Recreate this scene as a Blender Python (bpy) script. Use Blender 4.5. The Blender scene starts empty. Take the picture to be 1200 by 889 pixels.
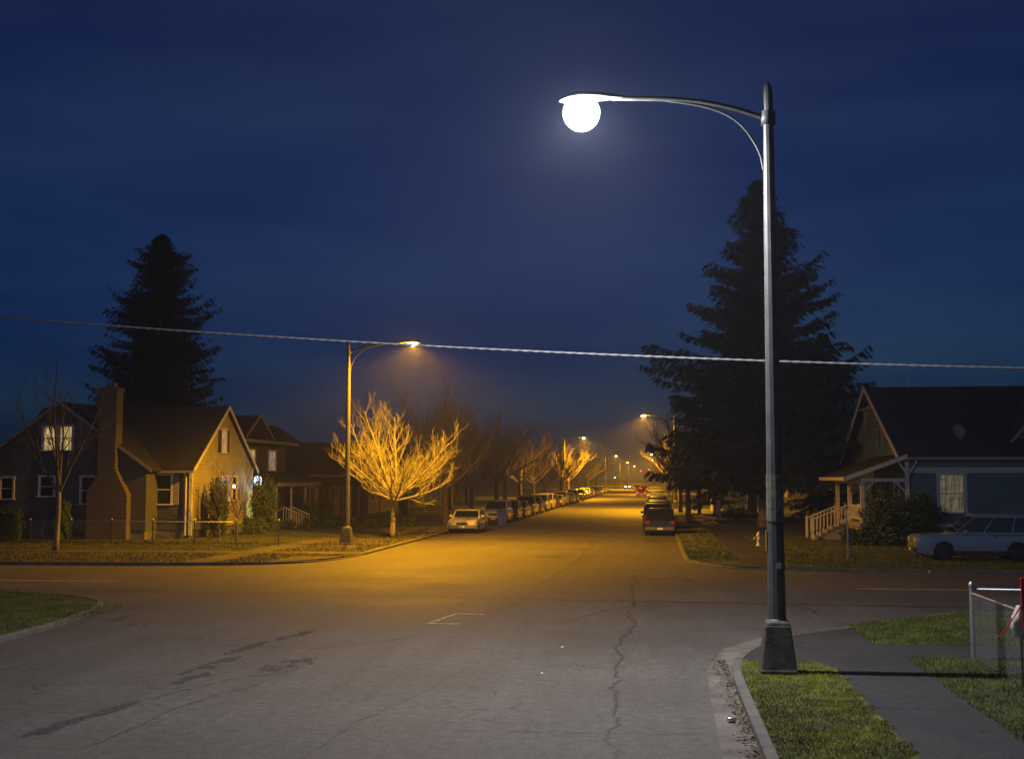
import bpy, math, random
import numpy as np
from math import sin, cos, pi, radians
from mathutils import Vector, Matrix
random.seed(7)
rnd = random.random
def U(a, b): return a + (b - a) * random.random()

# ------------------------------------------------------------------ camera
S = bpy.context.scene
col = S.collection
cam = bpy.data.objects.new("camera", bpy.data.cameras.new("camera"))
col.objects.link(cam)
cam.data.sensor_width = 36
cam.data.lens = 42.0
cam.data.clip_end = 6000
cam.location = (0, 0, 3.4)
cam.rotation_euler = (pi/2 + math.atan(115.5/1400), 0, math.atan(168*cos(math.atan(115.5/1400))/1400))
S.camera = cam

# ------------------------------------------------------------------ sky (dusk, sun just gone)
W = bpy.data.worlds.new("World"); S.world = W; W.use_nodes = True
nt = W.node_tree; nt.nodes.clear()
out = nt.nodes.new("ShaderNodeOutputWorld"); bg = nt.nodes.new("ShaderNodeBackground")
sky = nt.nodes.new("ShaderNodeTexSky"); sky.sky_type = 'NISHITA'; sky.sun_disc = False
sky.sun_elevation = radians(12.0); sky.sun_rotation = radians(175); sky.ozone_density = 4.0; sky.air_density = 1.4
tc = nt.nodes.new("ShaderNodeTexCoord"); mp = nt.nodes.new("ShaderNodeMapping"); mp.inputs["Scale"].default_value = (1.0, 1.0, 5.5)
mp.inputs["Rotation"].default_value = (0.15, 0.2, 0.4)
nz = nt.nodes.new("ShaderNodeTexNoise"); nz.inputs["Scale"].default_value = 2.4; nz.inputs["Detail"].default_value = 5; nz.inputs["Roughness"].default_value = 0.5
rp = nt.nodes.new("ShaderNodeValToRGB")
rp.color_ramp.elements[0].position = 0.36; rp.color_ramp.elements[0].color = (0.38, 0.55, 0.85, 1)
rp.color_ramp.elements[1].position = 0.68; rp.color_ramp.elements[1].color = (1.5, 1.2, 1.08, 1)
mu = nt.nodes.new("ShaderNodeMix"); mu.data_type = 'RGBA'; mu.blend_type = 'MULTIPLY'; mu.inputs[0].default_value = 1
nt.links.new(tc.outputs["Generated"], mp.inputs[0]); nt.links.new(mp.outputs[0], nz.inputs["Vector"]); nt.links.new(nz.outputs[0], rp.inputs[0])
sp = nt.nodes.new("ShaderNodeSeparateXYZ"); nt.links.new(tc.outputs["Generated"], sp.inputs[0])
gr = nt.nodes.new("ShaderNodeValToRGB"); ge = gr.color_ramp.elements
ge[0].position = 0.0; ge[0].color = (0.05, 0.34, 1.1, 1); ge[1].position = .5; ge[1].color = (0.36, 0.38, .78, 1)
g3 = ge.new(.14); g3.color = (.14, .36, 1.0, 1)
nt.links.new(sp.outputs[2], gr.inputs[0])
mu0 = nt.nodes.new("ShaderNodeMix"); mu0.data_type = 'RGBA'; mu0.blend_type = 'MULTIPLY'; mu0.inputs[0].default_value = 1
nt.links.new(sky.outputs[0], mu0.inputs[6]); nt.links.new(gr.outputs[0], mu0.inputs[7]); nt.links.new(mu0.outputs[2], mu.inputs[6]); nt.links.new(rp.outputs[0], mu.inputs[7]); nt.links.new(mu.outputs[2], bg.inputs[0])
bg.inputs[1].default_value = 0.019
nt.links.new(bg.outputs[0], out.inputs[0])
vs = S.view_settings
vs.view_transform = 'Standard'; vs.look = 'None'; vs.gamma = 1; vs.use_curve_mapping = False; vs.exposure = 0.0
WHITE_W = 3100.0; SODIUM_W = 23000.0; WHITE_GLOW = 2200.0; SODIUM_GLOW = 2400.0
WHITE_C = (0.95, 0.95, 1.0); SODIUM_C = (1.0, 0.435, 0.004)
S.cycles.max_bounces = 5; S.cycles.diffuse_bounces = 2; S.cycles.transparent_max_bounces = 16
S.cycles.volume_bounces = 0
try: S.cycles.use_denoising = True
except Exception: pass

# ------------------------------------------------------------------ materials
class N:
    def __init__(s, name):
        s.m = bpy.data.materials.new(name); s.m.use_nodes = True; s.t = s.m.node_tree
        s.b = s.t.nodes["Principled BSDF"]
    def node(s, ty, **kw):
        n = s.t.nodes.new(ty)
        for k, v in kw.items():
            if k in n.inputs: n.inputs[k].default_value = v
            else: setattr(n, k, v)
        return n
    def link(s, a, b): s.t.links.new(a, b)
    def pos(s, scale=(1, 1, 1), obj=False):
        if obj: o = s.node("ShaderNodeTexCoord").outputs["Object"]
        else: o = s.node("ShaderNodeNewGeometry").outputs["Position"]
        m = s.node("ShaderNodeMapping"); m.inputs["Scale"].default_value = scale
        s.link(o, m.inputs[0]); return m.outputs[0]
    def noise(s, vec, scale, detail=4, rough=.55):
        n = s.node("ShaderNodeTexNoise", Scale=scale, Detail=detail, Roughness=rough); s.link(vec, n.inputs["Vector"]); return n.outputs[0]
    def ramp(s, fac, stops):
        r = s.node("ShaderNodeValToRGB"); e = r.color_ramp.elements
        while len(e) < len(stops): e.new(0.5)
        for i, (p, c) in enumerate(stops):
            e[i].position = p; c = c if hasattr(c, '__len__') else (c, c, c); e[i].color = (*c[:3], 1)
        s.link(fac, r.inputs[0]); return r.outputs[0]
    def mix(s, fac, a, b, mode='MIX'):
        m = s.node("ShaderNodeMix", data_type='RGBA', blend_type=mode)
        for i, v in ((0, fac), (6, a), (7, b)):
            if hasattr(v, 'is_linked'): s.link(v, m.inputs[i])
            elif i == 0: m.inputs[0].default_value = v
            else: m.inputs[i].default_value = (*v, 1)
        return m.outputs[2]
    def bump(s, h, strength=.4, dist=.02, prev=None):
        b = s.node("ShaderNodeBump", Strength=strength, Distance=dist); s.link(h, b.inputs["Height"])
        if prev: s.link(prev, b.inputs["Normal"])
        s.link(b.outputs[0], s.b.inputs["Normal"]); return b.outputs[0]
    def set(s, **kw):
        for k, v in kw.items():
            i = s.b.inputs[k.replace('_', ' ')]
            if hasattr(v, 'is_linked'): s.link(v, i)
            else: i.default_value = (*v, 1) if hasattr(v, '__len__') and len(v) == 3 else v
        return s.m

def paint(name, c, rough=.5, metal=0, var=.18, scale=3.0, coat=0, obj=True, bump=0):
    n = N(name); v = n.pos(obj=obj)
    f = n.noise(v, scale, 5)
    cc = n.ramp(f, [(.3, tuple(x*(1-var) for x in c)), (.7, tuple(min(1, x*(1+var)) for x in c))])
    n.set(Base_Color=cc, Roughness=rough, Metallic=metal, Coat_Weight=coat)
    if bump: n.bump(n.noise(v, 25, 3), bump, .01)
    return n.m
def emis(name, c, st, tex=False):
    n = N(name); n.set(Base_Color=tuple(.3*x for x in c), Roughness=.6)
    if tex:     # curtain folds and things behind the glass
        v = n.pos((9, 9, .6), obj=True); f = n.noise(v, 1.6, 3)
        v2 = n.pos((1, 1, 1), obj=True); f2 = n.noise(v2, 2.3, 2)
        cc = n.ramp(f, [(.38, tuple(.35*x for x in c)), (.6, c)])
        cc = n.mix(1, cc, n.ramp(f2, [(.35, .45), (.6, 1.0)]), 'MULTIPLY')
        n.set(Emission_Color=cc)
    else: n.set(Emission_Color=c)
    n.b.inputs["Emission Strength"].default_value = st
    return n.m

M = {}
def asphalt(name, base, cracks=True):
    n = N(name); v = n.pos()
    big = n.noise(v, .22, 5, .6); med = n.noise(n.pos((1.6, .16, 1)), 1.1, 4); mott = n.noise(v, 5.5, 5, .7); fine = n.noise(v, 38, 3, .7); grit = n.noise(v, 130, 2, .8)
    c = n.ramp(big, [(.3, tuple(.72*x for x in base)), (.72, tuple(1.22*x for x in base))])
    c = n.mix(.6, c, n.ramp(med, [(.35, .82), (.65, 1.1)]), 'MULTIPLY')
    c = n.mix(.8, c, n.ramp(mott, [(.34, .68), (.5, 1), (.66, 1.28)]), 'MULTIPLY')
    c = n.mix(.85, c, n.ramp(fine, [(.3, .4), (.5, 1), (.74, 1.9)]), 'MULTIPLY')
    c = n.mix(.8, c, n.ramp(grit, [(.32, .35), (.5, 1), (.70, 2.2)]), 'MULTIPLY')
    if cracks:
        wob = n.node("ShaderNodeTexNoise", Scale=.9, Detail=4.0); n.link(v, wob.inputs["Vector"])
        av = n.node("ShaderNodeVectorMath", operation='MULTIPLY_ADD'); n.link(wob.outputs["Color"], av.inputs[0]); av.inputs[1].default_value = (2.6, 2.6, 0); n.link(v, av.inputs[2])
        for sc, w, lo, hi in ((.17, .0024, .48, .58), (.42, .0042, .56, .63)):
            vo = n.node("ShaderNodeTexVoronoi", feature='DISTANCE_TO_EDGE', Scale=sc); n.link(av.outputs[0], vo.inputs["Vector"])
            k = n.ramp(vo.outputs["Distance"], [(0, 1), (w, 1), (w*1.6, 0)])
            msk = n.ramp(n.noise(v, .21 if sc < .3 else .13, 3), [(lo, 0), (hi, 1)])
            f = n.node("ShaderNodeMath", operation='MULTIPLY'); n.link(k, f.inputs[0]); n.link(msk, f.inputs[1])
            c = n.mix(f.outputs[0], c, tuple(.3*x for x in base))
    rr = n.ramp(big, [(.3, .74), (.7, .84)])
    n.set(Base_Color=c, Roughness=rr)
    n.bump(fine, .5, .012); 
    return n.m
M['road'] = asphalt('asphalt', (.088, .081, .071))
M['path'] = asphalt('path', (.030, .030, .031), False)
M['dirtpath'] = paint('worn_path', (.06, .055, .04), .9, var=.4, scale=2, obj=False, bump=.5)
M['patch'] = asphalt('tar_patch', (.045, .044, .046), False)
n = N('tar'); M['tar'] = n.set(Base_Color=(.035, .033, .033), Roughness=.7)
M['concrete'] = paint('concrete', (.12, .112, .10), .85, var=.35, scale=2.2, obj=False, bump=.6)
M['gutter'] = paint('gutter_concrete', (.15, .13, .11), .85, var=.5, scale=1.6, obj=False, bump=.7)
def grassmat(name, a, b, c3, scale=.9):
    n = N(name); v = n.pos()
    f = n.noise(v, scale, 6, .65); g = n.noise(v, 14, 3, .7); p = n.noise(v, .28, 3)
    c = n.ramp(f, [(.3, a), (.5, b), (.72, c3)])
    c = n.mix(.7, c, n.ramp(g, [(.3, .45), (.7, 1.5)]), 'MULTIPLY')
    c = n.mix(.6, c, n.ramp(p, [(.35, .6), (.65, 1.35)]), 'MULTIPLY')
    n.set(Base_Color=c, Roughness=.95); n.bump(g, .9, .05); return n.m
M['grass'] = grassmat('lawn_grass', (.025, .033, .008), (.042, .06, .010), (.085, .085, .02))
M['verge'] = grassmat('verge_grass', (.05, .04, .022), (.08, .09, .012), (.17, .19, .02), 1.3)
M['dry'] = grassmat('worn_verge_grass', (.06, .055, .025), (.085, .08, .03), (.14, .12, .05), 1.0)
M['far'] = grassmat('far_ground', (.02, .025, .008), (.03, .035, .012), (.04, .045, .015), .05)
def blademat(name, a, b, c3):
    n = N(name); v = n.pos(); f = n.noise(v, .9, 5, .6); g = n.noise(v, 26, 2)
    c = n.ramp(f, [(.32, a), (.5, b), (.68, c3)]); c = n.mix(.6, c, n.ramp(g, [(.3, .55), (.7, 1.45)]), 'MULTIPLY')
    c = n.mix(.75, c, n.ramp(n.noise(v, 2.6, 4, .7), [(.36, .35), (.5, .95), (.66, 1.6)]), 'MULTIPLY'); n.set(Base_Color=c, Roughness=.8, Specular_IOR_Level=.25); return n.m
M['blade'] = blademat('grass_blades', (.22, .18, .05), (.25, .25, .025), (.40, .40, .02))
M['blade2'] = blademat('lawn_blades', (.09, .085, .02), (.11, .13, .013), (.2, .21, .025))
M['blade3'] = blademat('dry_blades', (.07, .065, .025), (.1, .1, .03), (.16, .14, .05))
M['yellow'] = paint('worn_yellow_paint', (.42, .3, .04), .7, var=.6, scale=5, obj=False)
M['kerbpaint'] = paint('faded_paint', (.42, .34, .16), .8, var=.7, scale=7, obj=False)
M['pole'] = paint('grey_pole_paint', (.075, .078, .075), .55, .15, .3, 4)
M['polebase'] = paint('dark_cast_base', (.075, .07, .065), .6, .3, .5, 6, bump=.4)
M['galv'] = paint('galvanised_steel', (.42, .43, .44), .45, .8, .25, 5)
M['wire'] = paint('dull_wire', (.14, .14, .14), .7, .3, .2, 5)
M['cable'] = paint('cable', (.17, .17, .18), .55, 0, .3, 30)
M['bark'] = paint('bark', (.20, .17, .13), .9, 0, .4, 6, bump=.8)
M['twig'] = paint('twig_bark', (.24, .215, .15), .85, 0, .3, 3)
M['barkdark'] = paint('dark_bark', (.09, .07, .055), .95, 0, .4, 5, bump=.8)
def leafmat(name, c, var=.4):
    n = N(name); v = n.pos(obj=True); f = n.noise(v, 1.1, 3); g = n.noise(v, 9, 2)
    cc = n.ramp(f, [(.3, tuple(x*(1-var) for x in c)), (.7, tuple(x*(1+var) for x in c))])
    cc = n.mix(.6, cc, n.ramp(g, [(.3, .5), (.7, 1.5)]), 'MULTIPLY')
    n.set(Base_Color=cc, Roughness=.75, Specular_IOR_Level=.2); return n.m
M['needle'] = leafmat('conifer_needles', (.032, .055, .034))
M['needle2'] = leafmat('dark_conifer_needles', (.02, .042, .02))
M['leaf'] = leafmat('shrub_leaves', (.05, .085, .025))
M['cedar'] = leafmat('cedar_sprays', (.045, .075, .02))
def siding(name, c, pitch=.16, rough=.65, vertical=False):
    n = N(name); v = n.pos(obj=True)
    w = n.node("ShaderNodeTexWave", wave_type='BANDS', bands_direction='X' if vertical else 'Z', wave_profile='SAW')
    w.inputs["Scale"].default_value = pi/(10*pitch)
    n.link(v, w.inputs["Vector"])
    f = n.noise(v, 1.3, 4); cc = n.ramp(f, [(.3, tuple(.82*x for x in c)), (.7, tuple(1.12*x for x in c))])
    cc = n.mix(1, cc, n.ramp(w.outputs["Fac"], [(0, .55), (.08, 1.0), (.95, 1.0), (1.0, .7)]), 'MULTIPLY')
    n.set(Base_Color=cc, Roughness=rough); n.bump(w.outputs["Fac"], .9, .025); return n.m
def shingle(name, c):
    n = N(name); v = n.pos((1, 1, 1), obj=True)
    sep = n.node("ShaderNodeSeparateXYZ"); n.link(v, sep.inputs[0])
    ad = n.node("ShaderNodeMath", operation='ADD'); n.link(sep.outputs[0], ad.inputs[0]); n.link(sep.outputs[1], ad.inputs[1])
    cb = n.node("ShaderNodeCombineXYZ"); n.link(ad.outputs[0], cb.inputs[0]); n.link(sep.outputs[2], cb.inputs[1])
    br = n.node("ShaderNodeTexBrick", Scale=3.2); br.inputs["Color1"].default_value = (*[.75*x for x in c], 1); br.inputs["Color2"].default_value = (*[1.3*x for x in c], 1)
    br.inputs["Mortar"].default_value = (*[.3*x for x in c], 1); br.inputs["Mortar Size"].default_value = .012; br.inputs["Brick Width"].default_value = .55; br.inputs["Row Height"].default_value = .3
    n.link(cb.outputs[0], br.inputs["Vector"])
    cc = n.mix(.6, br.outputs[0], n.ramp(n.noise(v, .8, 4), [(.3, .65), (.7, 1.3)]), 'MULTIPLY')
    n.set(Base_Color=cc, Roughness=.95); n.bump(br.outputs["Fac"], -.5, .02); return n.m
def brickmat(name, c):
    n = N(name); v = n.pos((1, 1, 1), obj=True)
    sep = n.node("ShaderNodeSeparateXYZ"); n.link(v, sep.inputs[0])
    ad = n.node("ShaderNodeMath", operation='ADD'); n.link(sep.outputs[0], ad.inputs[0]); n.link(sep.outputs[1], ad.inputs[1])
    cb = n.node("ShaderNodeCombineXYZ"); n.link(ad.outputs[0], cb.inputs[0]); n.link(sep.outputs[2], cb.inputs[1])
    br = n.node("ShaderNodeTexBrick", Scale=1.0); br.inputs["Color1"].default_value = (*[.7*x for x in c], 1); br.inputs["Color2"].default_value = (*[1.35*x for x in c], 1)
    br.inputs["Mortar"].default_value = (.2, .18, .16, 1); br.inputs["Mortar Size"].default_value = .012; br.inputs["Brick Width"].default_value = .22; br.inputs["Row Height"].default_value = .075
    n.link(cb.outputs[0], br.inputs["Vector"]); n.set(Base_Color=br.outputs[0], Roughness=.9); n.bump(br.outputs["Fac"], -.6, .01); return n.m
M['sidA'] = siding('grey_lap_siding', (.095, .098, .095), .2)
M['sidA_lit'] = siding('lamplit_lap_siding', (.34, .31, .13), .2)  # cottage siding again, street lamp's light painted in as a lighter, yellower colour
M['sidB'] = siding('brown_lap_siding', (.10, .095, .085), .2)
M['sidC'] = siding('teal_lap_siding', (.13, .21, .235), .16)
M['sidD'] = siding('grey_board_siding', (.10, .095, .10), .2)
M['roof'] = shingle('roof_shingles', (.018, .02, .023))
M['roof2'] = shingle('brown_shingles', (.028, .025, .023))
M['brick'] = brickmat('chimney_brick', (.045, .026, .022))
M['trim'] = paint('white_trim', (.58, .57, .53), .55, 0, .1, 4)
M['greytrim'] = paint('dull_trim', (.25, .245, .235), .6, 0, .1, 4)
M['found'] = paint('foundation', (.13, .13, .125), .9, 0, .3, 2)
M['darkpaint'] = paint('dark_shutter', (.02, .025, .025), .5)
n = N('dark_glass'); M['glass'] = n.set(Base_Color=(.012, .015, .018), Roughness=.06)
n = N('car_glass'); M['carglass'] = n.set(Base_Color=(.01, .012, .014), Roughness=.05)
M['lit'] = emis('lit_window', (1.0, .70, .28), .75, True)
M['lityellow'] = emis('lit_window_yellow', (1.0, .82, .18), .6, True)
M['litpink'] = emis('lit_window_pale', (1.0, .70, .48), .38, True)
M['litdim'] = emis('lit_curtains', (1.0, .80, .48), .14, True)
M['litblue'] = emis('porch_light', (.62, .72, 1.0), 2.2)
M['tv'] = emis('blue_lit_window', (.55, .75, 1.0), .35, True)
M['door'] = paint('red_brown_door', (.12, .04, .03), .5)
M['rubber'] = paint('rubber', (.02, .02, .02), .8)
M['rim'] = paint('wheel_rim', (.45, .45, .46), .4, .15)
M['chrome'] = paint('chrome', (.7, .7, .7), .18, 1, .05)
M['blackplastic'] = paint('black_plastic', (.025, .025, .027), .5)
n = N('headlight_glass'); M['lampglass'] = n.set(Base_Color=(.75, .73, .68), Roughness=.12, Metallic=.3)
n = N('amber_glass'); M['amber'] = n.set(Base_Color=(.7, .25, .02), Roughness=.2)
n = N('tail_red'); M['tailred'] = n.set(Base_Color=(.3, .008, .008), Roughness=.2)
M['tailon'] = emis('tail_light_on', (1, .03, .02), 9)
M['headon'] = emis('headlight_on', (1, .93, .85), 60)
M['plate'] = paint('plate', (.6, .6, .62), .4)
M['red'] = paint('red_plastic', (.55, .01, .015), .35, 0, .1)
M['cloth'] = paint('offwhite_cloth', (.5, .47, .42), .9, 0, .2, 9)
M['bluebin'] = paint('blue_plastic', (.02, .05, .6), .45)
M['hydrant'] = paint('hydrant_paint', (.62, .58, .52), .5)
M['picket'] = paint('picket_paint', (.55, .5, .42), .6)
M['can'] = paint('aluminium', (.7, .7, .75), .3, .8)
M['dleaf'] = paint('dead_leaves', (.10, .065, .03), .8, 0, .6, 40, obj=False)
CARP = dict(white=(.62, .6, .54), silver=(.36, .38, .40), blue=(.03, .05, .1), darkblue=(.012, .016, .03), black=(.012, .012, .013), green=(.02, .05, .04),
            red=(.16, .012, .012), tan=(.35, .29, .2), grey=(.12, .125, .13), gold=(.38, .29, .13), vanblue=(.2, .245, .32))
for k, c in CARP.items(): M['car_'+k] = paint('car_paint_'+k, c, .32, .1, .06, 2, coat=.7)
def glowing(name, c, st):     # frosted lamp glass: the lamp inside shines through it
    m = bpy.data.materials.new(name); m.use_nodes = True; t = m.node_tree; t.nodes.clear()
    o = t.nodes.new("ShaderNodeOutputMaterial"); e = t.nodes.new("ShaderNodeEmission"); tr = t.nodes.new("ShaderNodeBsdfTransparent"); a = t.nodes.new("ShaderNodeAddShader")
    e.inputs[0].default_value = (*c, 1); e.inputs[1].default_value = st
    t.links.new(e.outputs[0], a.inputs[0]); t.links.new(tr.outputs[0], a.inputs[1]); t.links.new(a.outputs[0], o.inputs[0]); return m
M['lenswhite'] = glowing('lens_white', (1, .97, .95), 25)
M['lensorange'] = glowing('lens_orange', (1, .62, .2), 25)

# ------------------------------------------------------------------ mesh helpers
class MB:
    def __init__(s): s.v = []; s.f = []
    def add(s, vs, fs):
        o = len(s.v); s.v += [tuple(p) for p in vs]; s.f += [tuple(o+i for i in f) for f in fs]; return s
    def box(s, x0, x1, y0, y1, z0, z1):
        return s.add([(x0,y0,z0),(x1,y0,z0),(x1,y1,z0),(x0,y1,z0),(x0,y0,z1),(x1,y0,z1),(x1,y1,z1),(x0,y1,z1)],
                     [(0,3,2,1),(4,5,6,7),(0,1,5,4),(1,2,6,5),(2,3,7,6),(3,0,4,7)])
    def prism(s, pts, vec):      # polygon (3-D points) swept by vec
        k = len(pts); v = Vector(vec)
        return s.add(list(pts) + [tuple(Vector(p)+v) for p in pts], [tuple(range(k-1, -1, -1)), tuple(range(k, 2*k))] + [(i, (i+1) % k, k+(i+1) % k, k+i) for i in range(k)])
    def bar(s, a, b, w, h=None):
        a, b = Vector(a), Vector(b); d = (b-a).normalized(); h = h or w
        up = Vector((0,0,1)) if abs(d.z) < .95 else Vector((1,0,0))
        r = d.cross(up).normalized()*w/2; u = r.cross(d).normalized()*h/2
        return s.prism([a+r+u, a-r+u, a-r-u, a+r-u], b-a)
    def tube(s, pts, rad, n=8, cap=True):
        pts = [Vector(p) for p in pts]; o = len(s.v); prev = None
        for i, p in enumerate(pts):
            d = (pts[min(i+1, len(pts)-1)] - pts[max(i-1, 0)]).normalized()
            if prev is None:
                up = Vector((0,0,1)) if abs(d.z) < .9 else Vector((1,0,0)); x = d.cross(up).normalized()
            else:
                x = (prev - d*prev.dot(d)); x = x.normalized() if x.length > 1e-6 else d.orthogonal().normalized()
            prev = x; y = d.cross(x); r = rad[i] if hasattr(rad, '__len__') else rad
            for k in range(n):
                a = 2*pi*k/n; s.v.append(tuple(p + x*(cos(a)*r) + y*(sin(a)*r)))
        for i in range(len(pts)-1):
            for k in range(n):
                a = o+i*n+k; b = o+i*n+(k+1) % n; s.f.append((a, b, b+n, a+n))
        if cap: s.f.append(tuple(o+k for k in range(n-1, -1, -1))); s.f.append(tuple(o+(len(pts)-1)*n+k for k in range(n)))
        return s
    def lathe(s, prof, n=16, c=(0,0,0), axis='z', rot=0):
        o = len(s.v)
        for r, z in prof:
            for k in range(n):
                a = 2*pi*k/n+rot
                p = (r*cos(a), r*sin(a), z) if axis == 'z' else ((z, r*cos(a), r*sin(a)) if axis == 'x' else (r*sin(a), z, r*cos(a)))
                s.v.append((c[0]+p[0], c[1]+p[1], c[2]+p[2]))
        for i in range(len(prof)-1):
            for k in range(n):
                a = o+i*n+k; b = o+i*n+(k+1) % n; s.f.append((a, b, b+n, a+n))
        s.f.append(tuple(o+k for k in range(n-1, -1, -1))); s.f.append(tuple(o+(len(prof)-1)*n+k for k in range(n)))
        return s
    def build(s, name, mat, parent=None, smooth=False, loc=None, rz=0):
        me = bpy.data.meshes.new(name); me.from_pydata(s.v, [], s.f); me.update()
        me.materials.append(mat)
        if smooth: me.polygons.foreach_set('use_smooth', [True]*len(me.polygons))
        o = bpy.data.objects.new(name, me); col.objects.link(o)
        if parent is not None: o.parent = parent
        if loc is not None: o.location = loc
        o.rotation_euler = (0, 0, rz)
        return o
def np_mesh(name, verts, faces, mat, parent=None, k=3):
    me = bpy.data.meshes.new(name); nv, nf = len(verts), len(faces)
    me.vertices.add(nv); me.vertices.foreach_set('co', np.asarray(verts, dtype=np.float32).ravel())
    me.loops.add(nf*k); me.loops.foreach_set('vertex_index', np.asarray(faces, dtype=np.int32).ravel())
    me.polygons.add(nf); me.polygons.foreach_set('loop_start', np.arange(0, nf*k, k, dtype=np.int32)); me.update(calc_edges=True)
    me.materials.append(mat); o = bpy.data.objects.new(name, me); col.objects.link(o)
    if parent is not None: o.parent = parent
    return o
def smooth_angle(o, ang=40):
    me = o.data; me.polygons.foreach_set('use_smooth', [True]*len(me.polygons))
    try: me.set_sharp_from_angle(angle=radians(ang))
    except Exception: pass
    return o
def tag(o, label=None, cat=None, group=None, kind=None):
    for k, v in (('label', label), ('category', cat), ('group', group), ('kind', kind)):
        if v: o[k] = v
    return o
def thing(name, loc, label, cat, group=None, rz=0):
    o = bpy.data.objects.new(name, None); col.objects.link(o); o.location = loc; o.rotation_euler = (0, 0, rz); o.empty_display_size = .3
    return tag(o, label, cat, group)
def kids(o): return [c for c in bpy.data.objects if c.parent == o]
def dup(o, loc, rz=None, label=None, group=None, scale=None, tree=None):
    if tree is None: tree = tree_of(o)
    def rec(node, par):
        src, ch = node; c = src.copy(); col.objects.link(c)
        if par is not None: c.parent = par
        for x in ch: rec(x, c)
        return c
    r = rec(tree, None); r.location = loc
    if rz is not None: r.rotation_euler = (0, 0, rz)
    if label: r['label'] = label
    if group: r['group'] = group
    if scale: r.scale = scale if hasattr(scale, '__len__') else (scale,)*3
    return r
def tree_of(o): return (o, [tree_of(c) for c in kids(o)])
def struct(mb, name, mat, smooth=False): return tag(mb.build(name, mat, smooth=smooth), kind='structure')
def flat(mb, pts, z): return mb.add([(x, y, z) for x, y in pts], [tuple(range(len(pts)))])
def block(pts, z0, z1):
    m = MB(); return m.prism([(x, y, z0) for x, y in pts], (0, 0, z1-z0))

# ------------------------------------------------------------------ ground, roads, kerbs
FARY = 1500
g = MB(); g.add([(-3000, -600, -.12), (3000, -600, -.12), (3000, 4500, -.12), (-3000, 4500, -.12)], [(0, 1, 2, 3)]); struct(g, 'ground', M['far'])
r = MB(); r.add([(-14.6, -30, 0), (2.2, -30, 0), (2.2, FARY, 0), (-14.6, FARY, 0)], [(0, 1, 2, 3)])
struct(r, 'road', M['road'])
r = MB()
r.add([(2.2, 20, 0), (150, 20, 0), (150, 47.5, 0), (2.2, 48, 0)], [(0, 1, 2, 3)])
r.add([(-14.6, 22, 0), (-14.6, 49, 0), (-150, 47, 0), (-150, 30, 0)], [(0, 1, 2, 3)])
struct(r, 'side_road', M['road'])

def kerb(name, pts, hs, w=.15, inner=None):
    """a kerb along pts (street side) with top heights hs; inner side is to the left of travel"""
    m = MB(); P = [Vector((x, y, 0)) for x, y in pts]; n = len(P); L = []
    for i in range(n):
        d = (P[min(i+1, n-1)]-P[max(i-1, 0)]).normalized(); L.append(Vector((-d.y, d.x, 0)))
    rows = []
    for i in range(n):
        h = hs[i]; a = P[i]; b = P[i]+L[i]*w
        rows.append([(a.x, a.y, -.1), (a.x, a.y, h-.02), (a.x+L[i].x*.02, a.y+L[i].y*.02, h), (b.x, b.y, h), (b.x, b.y, -.1)])
    o = 0; V = [p for r_ in rows for p in r_]; F = []
    for i in range(n-1):
        for k in range(4): F.append((i*5+k, (i+1)*5+k, (i+1)*5+k+1, i*5+k+1))
    m.add(V, F); return struct(m, name, M['concrete'])
def smoothpts(pts, it=2):
    for _ in range(it):
        q = [pts[0]]
        for a, b in zip(pts, pts[1:]):
            q.append(tuple(.75*a[i]+.25*b[i] for i in range(len(a)))); q.append(tuple(.25*a[i]+.75*b[i] for i in range(len(a))))
        q.append(pts[-1]); pts = q
    return pts
# near right corner: kerb bends right and sinks into the corner ramp; travel +Y then +X keeps the block on the right
NR = smoothpts([(1.27, -20, .13), (1.27, 14, .13), (1.25, 19, .13), (1.27, 21.5, .13), (1.52, 23.4, .10), (2.1, 25.3, .05), (2.9, 26.9, .02), (4.2, 28.2, .02), (5.45, 29.6, .07), (7.2, 30.8, .10), (9.5, 31.2, .12), (150, 31.6, .12)])
kerb('kerb', [(p[0], p[1]) for p in NR][::-1], [p[2] for p in NR][::-1])
GO = [(.78, -20), (.78, 15), (.80, 17), (.82, 19.6), (.90, 22), (1.30, 24.5), (2.2, 26.4), (2.9, 27.05)]
GI = [(1.27, -20), (1.27, 15), (1.27, 17), (1.25, 19.6), (1.31, 22), (1.62, 23.9), (2.45, 26.1), (2.98, 27.0)]
m = MB()
for i in range(len(GO)-1): m.add([(*GO[i], .006), (*GI[i], .010), (*GI[i+1], .010), (*GO[i+1], .006)], [(0, 1, 2, 3)])
struct(m, 'gutter_pavement', M['gutter'])
# blocks
struct(block([(1.40, -20), (3.07, -20), (3.07, 21.6), (2.85, 22.35), (2.3, 22.5), (1.75, 22.35), (1.45, 22.6), (1.39, 21.5), (1.38, 19), (1.40, 14)], -.1, .115), 'verge_ground', M['verge'])
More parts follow.
